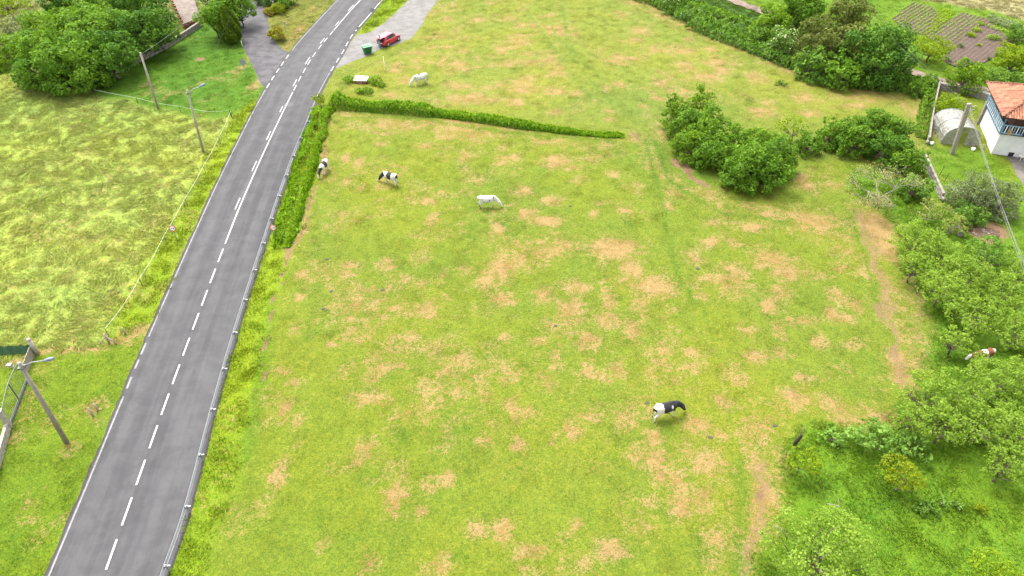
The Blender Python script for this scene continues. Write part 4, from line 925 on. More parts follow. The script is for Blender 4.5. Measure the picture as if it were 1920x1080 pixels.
# ------------------------------------------------------------------ guard rail along the right edge
gd = along(rail_line); g0 = rail_line[0].copy()
s_end = near_d(rail_line, gd, Vector((*P(588, 205, .62)[:2], 0)))
dirn = (rail_line[0] - rail_line[3]).normalized()
GL = [rail_line[0] + dirn * q for q in (24, 12)] + rail_line; GDd = along(GL)
gr = empty('guardrail', tuple(GL[0])); tag(gr, 'galvanised steel guardrail on posts along the right edge of the road', 'guardrail')
sref = near_d(GL, GDd, Vector((*P(347.6, 951.7, .62)[:2], 0)))
prof = [(0, .78), (-.045, .74), (-.045, .70), (.02, .645), (.02, .615), (-.045, .56), (-.045, .52), (0, .48)]
s = sref - 4 * 8
first = True
post_me = MB().box((.06, 0, .40), (.10, .055, .9)).me('post', M['steel'])
spacer_me = MB().box((.07, 0, .64), (.24, .10, .20)).box((.19, 0, .735), (.26, .07, .05)).me('spacer', M['steel'])
while s < GDd[-1] - .5:
    if s > 0:
        a, b = at_d(GL, GDd, s), at_d(GL, GDd, min(s + 4.0, GDd[-1])); d = (b - a).normalized(); x = Vector((d.y, -d.x, 0)); ang = math.atan2(d.y, d.x) - math.pi / 2
        v = []
        for k in range(5):
            q = at_d(GL, GDd, min(s + 4.0 * k / 4 + (.12 if k == 4 else 0), GDd[-1])) - GL[0]
            v += [(q.x + x.x * (o - .008 * (k == 4)), q.y + x.y * (o - .008 * (k == 4)), z) for o, z in prof]
        f = [(i * 8 + j, i * 8 + j + 1, i * 8 + j + 9, i * 8 + j + 8) for i in range(4) for j in range(7)]
        me = bpy.data.meshes.new('rail'); me.from_pydata(v, [], f); me.materials.append(M['steel'])
        o = mobj('rail', me, gr); sm = o.modifiers.new('thick', 'SOLIDIFY'); sm.thickness = .012
        for nm, mm in (('post', post_me), ('spacer', spacer_me)):
            o = mobj(nm, mm, gr); o.location = a - GL[0] + x * .05; o.rotation_euler = (0, 0, ang)
    s += 4.0

# ------------------------------------------------------------------ poles, lamps, wires
def vert_top(u, v, u2, v2):
    """base point and height of an upright pole whose top is seen at v2"""
    b = P(u, v); best = min((abs(proj(Vector((b.x, b.y, h)))[1] - v2), h) for h in [k * .05 for k in range(10, 260)])
    return b, best[1]
def proj(p):
    y, z = p.y, p.z - CAM_H; d = y * CP - z * SP; up = y * SP + z * CP
    return 960 + FPX * p.x / d, 540 - FPX * up / d
def pole(name, label, u, v, u2, v2, mat='concrete', r=.12, lamp=None, cat='pole', lampv=None, square=False):
    b, h = vert_top(u, v, u2, v2); root = empty(name, (b.x, b.y, gz(b.x, b.y))); tag(root, label, cat)
    t = P(u2, v2, h); lean = Vector((t.x - b.x, t.y - b.y, 0)); lean = lean if lean.length < .9 else lean.normalized() * .9
    top = Vector((lean.x, lean.y, h))
    if square: MB().beam((0, 0, -.2), top, r * 2.2, r * 1.6, Vector((0, 1, 0))).build('pole', M[mat], root, bevel=.02)
    else: MB().tube([(0, 0, -.2), top * .5, top], [r * 1.15, r, r * .8], 10).build('pole', M[mat], root, True)
    if lamp:
        e = P(lamp[0], lamp[1], h + .05); e = Vector((e.x - b.x, e.y - b.y, h + .10)); a0 = top - Vector((0, 0, .35)); dr = (e - a0).normalized()
        MB().tube([a0, a0.lerp(e, .5) + Vector((0, 0, .12)), e], .032, 6).build('lamp_arm', M['steel'], root, True)
        hd_ = MB(); n = 7; 
        pr = [(.0, .03), (.08, .07), (.3, .12), (.55, .13), (.72, .09), (.8, .03)]
        hd_.tube([e + dr * (q - .1) for q, _ in pr], [w_ for _, w_ in pr], 10)
        hh = hd_.build('lamp_head', M['lamp'], root, True)
        MB().tube([e + dr * (q - .1) - Vector((0, 0, .05)) for q in (.15, .35, .6)], [.06, .1, .06], 8).build('lens', M['white'], hh, True)
        MB().box(top - Vector((0, 0, .4)), (r * 2.6, r * 2.6, .12)).build('bracket', M['iron'], root)
    return root, b, h
p1, b1, hp1 = pole('street_lamp', 'wooden street lamp pole on the roadside lawn beside the barred gate', 125, 830, 36, 680, 'wood', .15, (84, 677), 'street lamp')
MB().box((b1.x * 0 - .35, -.05, hp1 - .3), (.5, .08, .08)).box((-.35, -.05, hp1 - .15), (.3, .25, .10)).build('crossarm', M['concrete'], p1)
p2, b2, hp2 = pole('street_lamp', 'grey street lamp pole at the edge of the tall meadow grass', 382, 287, 351, 170, 'concrete', .12, (375, 165), 'street lamp')
p3, b3, hp3 = pole('utility_pole', 'utility pole without lamp between the lawn and the meadow', 297, 205, 264, 101, 'concrete', .13, None, 'pole')
p4, b4, hp4 = pole('utility_pole', 'weathered square pole in front of the polytunnel beside the house', 1785, 289, 1817, 195, 'wood', .19, None, 'pole', square=True)
MB().box((.1, .05, hp4 - .35), (.5, .08, .08), .4).build('insulator_bracket', M['steel'], p4); MB().box((.1, -.05, hp4 - .7), (.35, .08, .08), .4).build('insulator_bracket', M['steel'], p4)
def cable(label, a, b, sag, r=.0045, n=18):
    a, b = Vector(a), Vector(b); pts = [(a.lerp(b, k / n) - a) - Vector((0, 0, sag * 4 * (k / n) * (1 - k / n))) for k in range(n + 1)]
    o = MB().tube(pts, r, 5).build('overhead_cable', M['wire']); o.location = a; return tag(o, label, 'cable')
t3 = Vector((b3.x + .0, b3.y, hp3 - .1)); t3 = P(264, 102, hp3 - .1)
cable('thick cable from the utility pole to the top edge over the tree belt', t3, P(405, -12, hp3 - .4), .4, .018)
cable('thin guy wire from the utility pole top down to the lawn', t3, P(222, 153), .02, .007)
cable('thin stay wire beside the teardrop cypress', P(449, -5, 6.5), P(402, 95, .3), .05, .007)
t4 = P(1815, 197, hp4 - .2)
for k, (lab, dz, du, r_) in enumerate([('left wire of the bundle running from the square pole to the bottom right', 0, -14, .014), ('middle wire of the bundle running from the square pole to the bottom right', .3, 0, .014), ('right wire of the bundle from the square pole, sagging a little more', -.3, 16, .014)]):
    cable(lab, t4 + Vector((.08 * k, 0, dz * .5)), P(2010 + du, 700 + 10 * k, hp4 + dz), .5 + .15 * k, r_)
for k, lab in enumerate(['upper wire from the square pole towards the big round tree', 'lower wire from the square pole towards the big round tree']):
    cable(lab, t4 + Vector((0, 0, -.25 * k)), P(1640 - 6 * k, 22 + 8 * k, hp4 + .2), .35, .008)

# ------------------------------------------------------------------ white tape fence round the meadow
def fence(label, pts, h, spacing, mat='darkbark', r=.03):
    ln = spline(PP(pts), 1.) if len(pts) > 2 else PP(pts); dd = along(ln); o0 = ln[0].copy(); root = empty('tape_fence', tuple(o0)); tag(root, label, 'fence')
    n = max(1, int(dd[-1] / spacing)); pm = MB().tube([(0, 0, -.1), (0, 0, h + .05)], [r, r * .8], 6).me('post', M[mat])
    for k in range(n + 1):
        q = at_d(ln, dd, dd[-1] * k / n); o = mobj('post', pm, root); o.location = q - o0; o.rotation_euler = (rnd.uniform(-.06, .06), rnd.uniform(-.06, .06), rnd.random() * 3)
    m = n * 6; v = []
    for k in range(m + 1):
        q = at_d(ln, dd, dd[-1] * k / m) - o0; v.append(Vector((q.x, q.y, h - .10 * math.sin(math.pi * (k % 6) / 6))))
    MB().tube(v, .013, 5).build('tape', M['tape'], root)
    return root
fence('white tape fence between the meadow and the lawn with the poles', [(181, 181), (230, 190), (300, 205), (360, 216), (405, 222), (434, 219)], .95, 6)
fence('white tape fence along the road side of the meadow', [(436, 222), (412, 275), (375, 345), (330, 425), (290, 500), (245, 575), (205, 632)], .95, 6)
def stake(name, label, u, v, h, r, mat, lean=(0, 0), cat='post', group=None):
    c = P(u, v); o = MB().tube([(0, 0, -.15), (lean[0], lean[1], h)], [r, r * .9], 8).build(name, M[mat], None, True); o.location = (c.x, c.y, gz(c.x, c.y)); return tag(o, label, cat, group)
cg = empty('corner_post', tuple(P(206, 645))); tag(cg, 'weathered wooden corner post with two braces where the tape fence ends', 'post')
MB().tube([(0, 0, -.15), (-.05, 0, 1.15)], [.09, .08], 8).build('post', M['wood'], cg, True)
for e in ((.62, -.02, 0), (-.85, -.25, 0)): MB().tube([(-.04, 0, .85), e], [.045, .045], 6).build('brace', M['wood'], cg, True)
stake('fence_post', 'short wooden post beside the road right of the corner post', 236, 627, .75, .07, 'wood', (-.05, 0))
stake('stump_post', 'left one of two leaning grey wood stubs on the roadside lawn', 175, 781, .85, .07, 'wood', (-.1, .1))
stake('stump_post', 'right, darker one of the two leaning wood stubs on the roadside lawn', 184, 771, .75, .07, 'wood', (-.1, .1))
for u, v, lab in [(1275, 38, 'white fence stake at the bramble edge, farthest and leftmost'), (1309, 49, 'white fence stake at the bramble edge, second from the left'), (1349, 72, 'white fence stake at the bramble edge, third from the left'), (1384, 86, 'white fence stake at the bramble edge, nearest the elder')]:
    stake('fence_stake', lab, u, v, 1.0, .045, 'white', group='white stakes along the bramble edge')
stake('fence_stake', 'thin white stake standing in the grass right of the red car', 722, 134, 2.0, .025, 'white')
stake('garden_stake', 'left dark stake standing on the garden lawn', 1760, 330, 1.0, .03, 'rust' if 'rust' in M else 'darkbark', (.25, .1))
stake('garden_stake', 'right dark stake leaning on the garden lawn', 1768, 344, 1.1, .03, 'darkbark', (.3, .15))
sb = empty('dead_stump', tuple(P(1489, 838))); tag(sb, 'black dead tree stump with a thin upright spike beside the lime sapling', 'stump')
MB().tube([(0, 0, -.1), (.0, .02, .5), (.12, 0, 1.0), (.22, .0, 1.35)], [.16, .12, .13, .05], 9).build('trunk', M['darkbark'], sb, True)
MB().tube([(.1, 0, .9), (.06, .02, 1.9), (.1, 0, 2.3)], [.05, .03, .012], 6).build('branch', M['wood'], sb, True)
# fallen grey branch in the apple crown at the bottom
for u, v, z, dx, dy, lab in [(1450, 985, 2.2, .8, -.7, 'bare grey branch sticking out of the bottom apple tree'), (1585, 960, 1.6, -.7, .9, 'bare twig arching up behind the bottom apple tree')]:
    c = P(u, v, z); o = MB().tube([(0, 0, 0), (dx * .5, dy * .4, .1), (dx, dy, -.5)], [.02, .03, .045], 6).tube([(dx * .5, dy * .4, .1), (dx * .3, dy * .9, .3)], [.02, .01], 5).build('bare_branch', M['palebark'], None, True); o.location = c; tag(o, lab, 'branch')

# ------------------------------------------------------------------ signs
def round_sign(label, u, v, u2, v2, rad, face='front', rz=0., group=None):
    b, h = vert_top(u, v, u2, v2); root = empty('road_sign', (b.x, b.y, 0), rz); tag(root, label, 'road sign', group)
    MB().box((0, .03, h / 2), (.08, .04, h)).build('post', M['steel'], root)
    rot = Matrix.Translation((0, 0, h)) @ Matrix.Rotation(math.pi / 2, 4, 'X')
    if face == 'front':
        d = MB().lathe([(rad, -.012), (rad, .012)], 28, rot).build('plate', M['steel'], root)
        MB().lathe([(rad, .013), (rad, .018)], 28, rot).build('red_ring', M['redring'], root)
        MB().lathe([(rad * .74, .019), (rad * .74, .023)], 28, rot).build('white_disc', M['white'], root)
        for sx, mt in ((-1, 'redring'), (1, 'black')):
            mb = MB(); x = sx * rad * .31; w_ = rad * .40
            mb.box((x, -.027, h - rad * .06), (w_, .006, rad * .18)); mb.box((x, -.027, h + rad * .10), (w_ * .66, .006, rad * .16))
            for q in (-1, 1): mb.box((x + q * w_ * .36, -.027, h - rad * .2), (w_ * .2, .006, rad * .12))
            mb.build('car_pictogram', M[mt], root)
    else:
        MB().lathe([(rad, -.012), (rad, .012)], 28, rot).build('plate', M['steel'], root)
        MB().box((0, -.02, h), (rad * 1.5, .02, .05)).build('clamp', M['steel'], root)
    return root
round_sign('round no-overtaking sign with red rim on the left verge of the road', 331, 448, 324, 428, .34, rz=.05)
round_sign('round no-overtaking sign with red rim beside the guardrail', 517, 446, 510, 427, .32, rz=.0)
round_sign('grey back of a round road sign on the lawn by the driveway', 461, 141, 454, 117, .42, 'back', .2)
round_sign('pale back of a round road sign on the strip between road and layby', 701, 41, 699, 19, .42, 'back', -.1)
ms = empty('marker_post', tuple(P(536, 58))); tag(ms, 'thin post with a small pale box above the rust shrub', 'post')
MB().box((0, 0, .55), (.06, .06, 1.1)).build('post', M['steel'], ms); MB().box((0, 0, 1.25), (.26, .12, .34)).build('box', M['concrete'], ms, bevel=.02)
stake('lawn_post', 'thin whitish post at the lawn corner beside the teardrop cypress', 455, 88, .95, .035, 'white')

# ------------------------------------------------------------------ gate at the lower left
gA, gB = P(22, 800), P(71, 668); gd_ = (gB - gA).normalized(); gt = P(3, 866)
ga = math.atan2(gd_.y, gd_.x)
gate = empty('driveway_gate', tuple(gA), ga); tag(gate, 'grey barred driveway gate with an arched top standing on a dark plinth', 'gate')
GLn = (P(50, 712) - gA).length
MB().box((GLn / 2, 0, .17), (GLn, .12, .34)).build('bottom_panel', M['iron'], gate)
arch = [(GLn * k / 14, 1.35 + .75 * math.sin(math.pi * (.12 + .62 * k / 14))) for k in range(15)]
MB().tube([(x, 0, z) for x, z in arch], .035, 6).build('top_rail', M['iron'], gate, True)
MB().tube([(0, 0, .38), (GLn, 0, .38)], .03, 6).build('bottom_rail', M['iron'], gate)
nb = 26
for k in range(nb):
    x = GLn * (k + .5) / nb; z = 1.35 + .75 * math.sin(math.pi * (.12 + .62 * x / GLn))
    MB().tube([(x, 0, .36), (x, 0, z)], .012, 5).build('bar', M['iron'], gate)
MB().box((GLn * .5, 0, 1.15), (.07, .07, 1.7)).build('stile', M['iron'], gate)
def gl(name, label, mb, mat, cat, at=gA, rz=ga, **k):
    o = mb.build(name, M[mat], None, **k); o.location = at; o.rotation_euler = (0, 0, rz); return tag(o, label, cat)
pl = empty('gate_pillar', tuple(gA), ga); tag(pl, 'square concrete gate pillar at the near end of the barred gate', 'pillar')
MB().box((-.15, 0, .95), (.32, .32, 1.9)).build('shaft', M['concrete'], pl, bevel=.02); MB().box((-.15, 0, 1.93), (.4, .4, .08)).build('cap', M['concrete'], pl, bevel=.02)
pl = empty('gate_pillar', tuple(gB), ga); tag(pl, 'round grey post at the far end of the gate beside the meadow', 'pillar')
MB().tube([(.1, 0, -.1), (.1, 0, 1.75)], [.17, .16], 12).build('shaft', M['concrete'], pl, True); MB().tube([(.1, 0, 1.75), (.1, 0, 1.82)], [.19, .17], 12).build('cap', M['stone'], pl, True)
bw = empty('boundary_wall', tuple(P(50, 712)), ga); tag(bw, 'short wall of vertical grey boards between the gate and the round post', 'fence')
Lw = (gB - P(50, 712)).length
for k in range(8): MB().box((Lw * (k + .5) / 8, rnd.uniform(-.01, .01), .55), (Lw / 8 - .03, .05, 1.1 + rnd.uniform(-.06, .06))).build('board', M['wood'], bw)
wl = P(22, 800) - gt; wa = math.atan2(wl.y, wl.x); nw = empty('boundary_wall', tuple(gt), wa); tag(nw, 'low concrete block wall in front of the near gate pillar at the left edge', 'wall')
for r_ in range(3):
    for k in range(-6, 6):
        MB().box((wl.length * (k + .5 + .5 * (r_ % 2)) / 6 - .1, 0, .13 + .26 * r_), (wl.length / 6 - .02, .22, .245)).build('block', M['concrete'], nw, bevel=.012)
nt_ = empty('netting_fence', tuple(P(66, 664))); tag(nt_, 'dark green netting fence at the left edge along the foot of the meadow', 'fence')
q = P(-60, 672) - P(66, 664); v = []; 
for k in range(25):
    t = k / 24; v += [(q.x * t, q.y * t + .05 * math.sin(k * 1.3), .02), (q.x * t + .03, q.y * t + .12 + .10 * math.sin(k * 1.9), .95 + .06 * math.sin(k * 2.3))]
me = bpy.data.meshes.new('netting'); me.from_pydata(v, [], [(2 * k, 2 * k + 2, 2 * k + 3, 2 * k + 1) for k in range(24)]); me.materials.append(M['net']); mobj('netting', me, nt_)
for t in (0, .33, .66, 1): MB().tube([(q.x * t, q.y * t, -.1), (q.x * t, q.y * t + .1, 1.05)], .035, 6).build('post', M['iron'], nt_)

# ------------------------------------------------------------------ walls at the top left
def wall_run(name, label, px, h, th, mat, cat='wall', cop=None, unit=1.1, piece='stone', rows=3, z0=0.):
    ln = PP(px); o0 = ln[0].copy(); root = empty(name, tuple(o0)); tag(root, label, cat)
    mes = {}
    for a, b in zip(ln[:-1], ln[1:]):
        d = b - a; L_ = d.length; an = math.atan2(d.y, d.x); n = max(1, int(L_ / unit))
        for r_ in range(rows):
            for k in range(n):
                key = (round(L_ / n, 2), rnd.randrange(4))
                if key not in mes:
                    mes[key] = MB().box((0, 0, 0), (L_ / n - .03, th * (1 + rnd.uniform(-.1, .08)), h / rows - .025)).me(piece, M[mat])
                o = mobj(piece, mes[key], root); c = a + d * ((k + .5 + (.25 if r_ % 2 else -.25) * (n > 2)) / n) - o0
                o.location = (c.x, c.y, h / rows * (r_ + .5) + rnd.uniform(-.01, .01)); o.rotation_euler = (0, 0, an + rnd.uniform(-.02, .02))
                md = o.modifiers.new('bevel', 'BEVEL'); md.width = .03; md.segments = 1
    return root
wall_run('boundary_wall', 'dark stone wall under the tree belt at the back of the lawn', [(168, 160), (215, 140), (262, 118), (310, 94), (345, 72), (378, 50)], .9, .35, 'darkstone' if 'darkstone' in M else 'stone', unit=.9, rows=2)
# sloping rendered slab with brick edge in the gap
sl = empty('ruined_ramp', tuple(P(352, 60))); tag(sl, 'pinkish weathered concrete slab with broken brick edges showing between the trees', 'slab')
a_, b_, c_, d_ = P(348, 56) , P(378, 42), P(362, -8, 1.2), P(322, -4, 1.2); o0 = P(352, 60)
me = bpy.data.meshes.new('slab'); vs = [a_ - o0 + Vector((0, 0, .9)), b_ - o0 + Vector((0, 0, .9)), c_ - o0, d_ - o0]; vs += [Vector((q.x, q.y, 0)) for q in vs]
me.from_pydata([tuple(q) for q in vs], [], [(0, 1, 2, 3), (7, 6, 5, 4), (0, 4, 5, 1), (1, 5, 6, 2), (2, 6, 7, 3), (3, 7, 4, 0)]); me.materials.append(plain('pink_render', (.145, .115, .095), .9, var=.4, scale=1.5, bump=.4)); mobj('slab', me, sl)
for k in range(9):
    t = k / 8; q = vs[0].lerp(vs[1], t); MB().box((q.x + rnd.uniform(-.08, .08), q.y - .12, q.z * .5 + rnd.uniform(-.2, .35)), (.34, .25, .2), rnd.uniform(-.3, .3)).build('brick', M['brick'], sl)
for k in range(10):
    t = k / 9; q = vs[0].lerp(vs[3], t); MB().box((q.x - .12, q.y, q.z + rnd.uniform(-.15, .05)), (.26, .4, .2), rnd.uniform(-.3, .3)).build('brick', M['brick'], sl)
wall_run('gate_wall', 'pale whitewashed low wall beside the driveway at the top edge', [(480, -2), (497, 3), (515, 14)], 1.0, .3, 'plaster', unit=2.4, rows=1, piece='panel')
gp = MB().box((0, 0, .75), (.4, .4, 1.5)).box((0, 0, 1.55), (.5, .5, .1)).build('gate_pillar', M['concrete'], bevel=.02); gp.location = P(487, 8); tag(gp, 'dark square pillar at the pale wall beside the driveway', 'pillar')

# ------------------------------------------------------------------ well under its white cover
wc = P(678, 156); well = empty('covered_well', tuple(wc), -.1); tag(well, 'white flat-topped concrete cover on a low brown stone box among weeds', 'well')
for r_ in range(2):
    for k in range(5): MB().box((-.62 + .31 * k, -.42, .16 + .27 * r_), (.29, .22 + rnd.uniform(-.03, .03), .25)).build('stone', M['brick'] if rnd.random() < .5 else M['stone'], well, bevel=.02)
MB().box((0, .12, .26), (1.5, .85, .5)).build('box', M['concrete'], well); MB().box((0, .05, .62), (1.75, 1.15, .16), 0, .10).build('cover', M['white'], well, bevel=.03)
MB().box((.55, .05, .71), (.10, 1.16, .03), 0, .10).build('strap', M['concrete'], well)

# ------------------------------------------------------------------ wheelie container
ba, bb = P(682, 105), P(701, 101); bc = ba.lerp(bb, .5); bz = math.atan2(bb.y - ba.y, bb.x - ba.x)
bn_ = empty('waste_container', tuple(bc), bz); tag(bn_, 'green four-wheeled waste container with paler lid at the layby edge', 'waste container')
def frustum(w0, d0, w1, d1, z0, z1):
    m = MB(); vs = [(x * w_ / 2, y * d_ / 2 + .5, z) for w_, d_, z in ((w0, d0, z0), (w1, d1, z1)) for x, y in ((-1, -1), (1, -1), (1, 1), (-1, 1))]
    return m.add(vs, [(0, 3, 2, 1), (4, 5, 6, 7), (0, 1, 5, 4), (1, 2, 6, 5), (2, 3, 7, 6), (3, 0, 4, 7)])
frustum(1.1, .75, 1.42, 1.05, .22, 1.22).build('bin_body', M['green'], bn_, bevel=.03)
for k in range(5): MB().box((-.5 + .25 * k, -.01 + .0, .72), (.04, .06, .9), 0, .14).build('rib', M['green'], bn_)
MB().box((0, .5, 1.26), (1.5, 1.12, .08)).box((0, .7, 1.34), (1.42, .7, .10), 0, .08).build('lid', M['lid'], bn_, bevel=.03)
for x in (-.45, .45):
    for y in (.22, .78):
        MB().lathe([(.09, -.03), (.10, 0), (.09, .03)], 12, Matrix.Translation((x, y, .10)) @ Matrix.Rotation(math.pi / 2, 4, 'Y')).build('wheel', M['rubber'], bn_)
MB().tube([(.80, .2, 0), (.80, .2, 1.1), (.80, .85, 1.1), (.80, .85, 0)], .03, 6).build('side_rail', M['iron'], bn_)

bn_.scale = (.9, .9, .9)
# ------------------------------------------------------------------ fused bodies (people, cattle)
def ico(c, r, sc=(1, 1, 1), rot=None, sub=2):
    import bmesh
    bm = bmesh.new(); bmesh.ops.create_icosphere(bm, subdivisions=sub, radius=1.)
    m = Matrix.Translation(c) @ (rot or Matrix()) @ Matrix.Diagonal((r * sc[0], r * sc[1], r * sc[2], 1))
    vs = [tuple(m @ v.co) for v in bm.verts]; fs = [tuple(v.index for v in f.verts) for f in bm.faces]; bm.free(); return vs, fs
def fuse(name, segs, voxel, mat, paint, smooth=4, parent=None):
    """one continuous skin over tapered limbs; segs = (p0, r0, p1, r1, sideways squash)"""
    mb = MB()
    for s_ in segs:
        p0, r0, p1, r1 = Vector(s_[0]), s_[1], Vector(s_[2]), s_[3]; sq = s_[4] if len(s_) > 4 else 1.
        n = max(2, int((p1 - p0).length / (min(r0, r1) * .45)) + 1)
        for k in range(n + 1):
            t = k / n; mb.add(*ico(p0.lerp(p1, t), r0 + (r1 - r0) * t, (1, sq, 1)))
    me = mb.me('tmp', mat); o = bpy.data.objects.new('tmp', me); COL.objects.link(o)
    rm = o.modifiers.new('r', 'REMESH'); rm.mode = 'VOXEL'; rm.voxel_size = voxel
    sm = o.modifiers.new('s', 'SMOOTH'); sm.iterations = smooth; sm.factor = .5
    dg = bpy.context.evaluated_depsgraph_get(); dg.update(); me2 = bpy.data.meshes.new_from_object(o.evaluated_get(dg)); bpy.data.objects.remove(o)
    me2.name = name; n = len(me2.vertices); co = np.empty(n * 3, np.float32); me2.vertices.foreach_get('co', co); co = co.reshape(-1, 3)
    col = np.ones((n, 4), np.float32); col[:, :3] = paint(co)
    me2.attributes.new('paint', 'FLOAT_COLOR', 'POINT').data.foreach_set('color', col.ravel())
    me2.polygons.foreach_set('use_smooth', [True] * len(me2.polygons)); me2.materials.clear(); me2.materials.append(mat)
    return mobj(name, me2, parent)
hide = attr_mat('cattle_hide', rough=.75)
WH, BK, BR, PK, HF = np.array((.50, .475, .42)), np.array((.022, .02, .022)), np.array((.13, .045, .02)), np.array((.42, .26, .21)), np.array((.07, .05, .035))
def cow(label, foot_hind, foot_front, spots, base=WH, head=WH, neckbend=0., step=(0., .0, 0., 0.), sc=1., seed=0, muzzle_side=0., tail=BK, dirty=0., headup=0.):
    a, b = P(*foot_hind), P(*foot_front); d = b - a; ang = math.atan2(d.y, d.x); c = a.lerp(b, .5)
    hx = lambda t, y0, z: (t * math.cos(neckbend) , y0 + t * math.sin(neckbend), z)
    nb = (.74, 0, 1.12)
    def nk(l, z): return (nb[0] + l * math.cos(neckbend), nb[1] + l * math.sin(neckbend), z + headup * l)
    S_ = [((-.82, 0, 1.19), .23, (-.55, 0, 1.13), .34, .88), ((-.55, 0, 1.10), .35, (-.1, 0, 1.0), .42, .92), ((-.1, 0, 1.0), .42, (.3, 0, 1.02), .39, .88),
          ((.3, 0, 1.02), .39, (.55, 0, 1.08), .33, .8), ((.5, 0, 1.32), .13, (.7, 0, 1.2), .18, .6), ((-.9, 0, 1.35), .08, (.45, 0, 1.38), .09, .9), ((-.62, .24, 1.30), .11, (-.62, -.24, 1.30), .11),
          ((.55, 0, 1.06), .31, nb, .28, .7), (nb, .27, nk(.27, .88), .22, .68), (nk(.27, .88), .22, nk(.44, .72), .18, .75),
          (nk(.44, .72), .19, nk(.55, .56), .185, .85), (nk(.55, .56), .18, nk(.69, .30), .135, .85), (nk(.69, .30), .135, nk(.74, .17), .12, 1.)]
    hp = Vector(nk(.46, .76)); sd_ = Vector((-math.sin(neckbend), math.cos(neckbend), 0))
    for q in (-1, 1):
        e = hp + sd_ * q * .11; S_.append((e, .055, e + sd_ * q * .17 + Vector((0, 0, .03)), .045))
    for q, st_ in ((-1, step[0]), (1, step[1])):   # hind legs
        S_ += [((-.62, q * .17, 1.05), .20, (-.60 + st_ * .3, q * .19, .74), .125, .75), ((-.60 + st_ * .3, q * .19, .74), .12, (-.80 + st_ * .7, q * .17, .48), .07), ((-.80 + st_ * .7, q * .17, .48), .066, (-.76 + st_, q * .17, .12), .047), ((-.76 + st_, q * .17, .12), .05, (-.72 + st_, q * .17, .05), .062)]
    for q, st_ in ((-1, step[2]), (1, step[3])):
        S_ += [((.45, q * .16, .92), .15, (.47 + st_ * .5, q * .17, .58), .085), ((.47 + st_ * .5, q * .17, .58), .08, (.47 + st_ * .6, q * .17, .42), .062), ((.47 + st_ * .6, q * .17, .42), .056, (.46 + st_, q * .17, .12), .044), ((.46 + st_, q * .17, .12), .048, (.49 + st_, q * .17, .05), .06)]
    S_ += [((-.42, 0, .74), .13, (-.30, 0, .72), .11, 1.2), ((-.98, 0, 1.32), .035, (-1.05, 0, .95), .028), ((-1.05, 0, .95), .026, (-1.03, 0, .6), .03), ((-1.03, 0, .6), .03, (-1.02, 0, .45), .05)]
    def paint(co):
        col = np.tile(base, (len(co), 1)).astype(np.float32); n = (fbm(co[:, 0] * 1.1 + 9 + seed, co[:, 2] * 1.1 + co[:, 1] * .8 + 9, .35, 5 + seed) - .5) * .26
        for (x, y, z, rx_, ry_, rz_, cc) in spots:
            dd = np.sqrt(((co[:, 0] - x) / rx_) ** 2 + ((co[:, 1] - y) / ry_) ** 2 + ((co[:, 2] - z) / rz_) ** 2) + n
            col[dd < 1] = cc
        hv = co - np.array(nk(.6, .5)); m = (co[:, 0] * math.cos(neckbend) + co[:, 1] * math.sin(neckbend) > nb[0] + .42) & (co[:, 2] < .80)
        if head is not None:
            top = m & (co[:, 2] > .30); col[m] = head
        mz = m & ((co[:, 2] < .24) | ((co[:, 0] * math.cos(neckbend) + co[:, 1] * math.sin(neckbend) > nb[0] + .68) & (np.abs(co[:, 1] - (nb[1] + .65 * math.sin(neckbend))) < .08))); col[mz] = WH
        col[(co[:, 2] < .10)] = HF
        ud = (np.abs(co[:, 0] + .36) < .2) & (np.abs(co[:, 1]) < .15) & (co[:, 2] < .74) & (co[:, 2] > .5); col[ud] = PK
        col[(co[:, 0] < -.96) & (co[:, 2] < .62)] = tail
        if dirty: w_ = np.clip((.55 - co[:, 2]) / .3, 0, 1) * (co[:, 0] < -.3) * dirty; col = col * (1 - w_[:, None]) + HF * w_[:, None]
        return col
    o = fuse('cow', S_, .034, hide, paint); o.scale = (sc, sc, sc); o.location = (c.x, c.y, gz(c.x, c.y)); o.rotation_euler = (0, 0, ang)
    return tag(o, label, 'cow')
cow('black and white cow grazing alone in the lower right of the pasture', (1229, 788), (1263, 778), [(.0, 0, 1.15, .40, .8, .55, BK), (.55, 0, 1.2, .42, .8, .5, BK), (.95, 0, .85, .5, .8, .5, BK), (-.95, 0, 1.0, .16, .3, .34, BK), (.28, -.35, 1.2, .07, .3, .13, WH), (.1, 0, .62, .8, .3, .17, WH)], head=BK, step=(-.14, .16, .05, -.05), sc=1.06, headup=.12)
cow('black and white cow with white rump grazing left in the upper pasture', (740, 349), (726, 344), [(-.05, 0, 1.15, .32, .8, .55, BK), (.92, 0, .85, .42, .8, .45, BK), (-.95, 0, 1.22, .13, .25, .2, BK)], head=BK, step=(.08, -.06, .05, 0), seed=3, sc=.97, neckbend=.3)
cow('black and white cow standing against the guardrail hedge, head down towards the camera', (615, 318), (604, 333), [(.05, 0, 1.15, .34, .8, .55, BK), (1.0, 0, .8, .34, .8, .42, BK), (-.9, 0, 1.0, .12, .3, .25, BK)], head=BK, step=(0, .08, -.05, .05), seed=6, sc=.93, neckbend=-.25)
cow('white cow with a few black flecks grazing right, muddy hind legs', (904, 391), (923, 390), [(.25, -.3, 1.05, .07, .2, .06, BK), (.08, -.33, .98, .05, .2, .05, BK), (.66, -.1, 1.25, .08, .2, .1, BK), (-.9, 0, 1.1, .08, .2, .1, BK)], head=WH, step=(.05, -.05, .0, .08), seed=8, sc=.97, dirty=.9, neckbend=-.15)
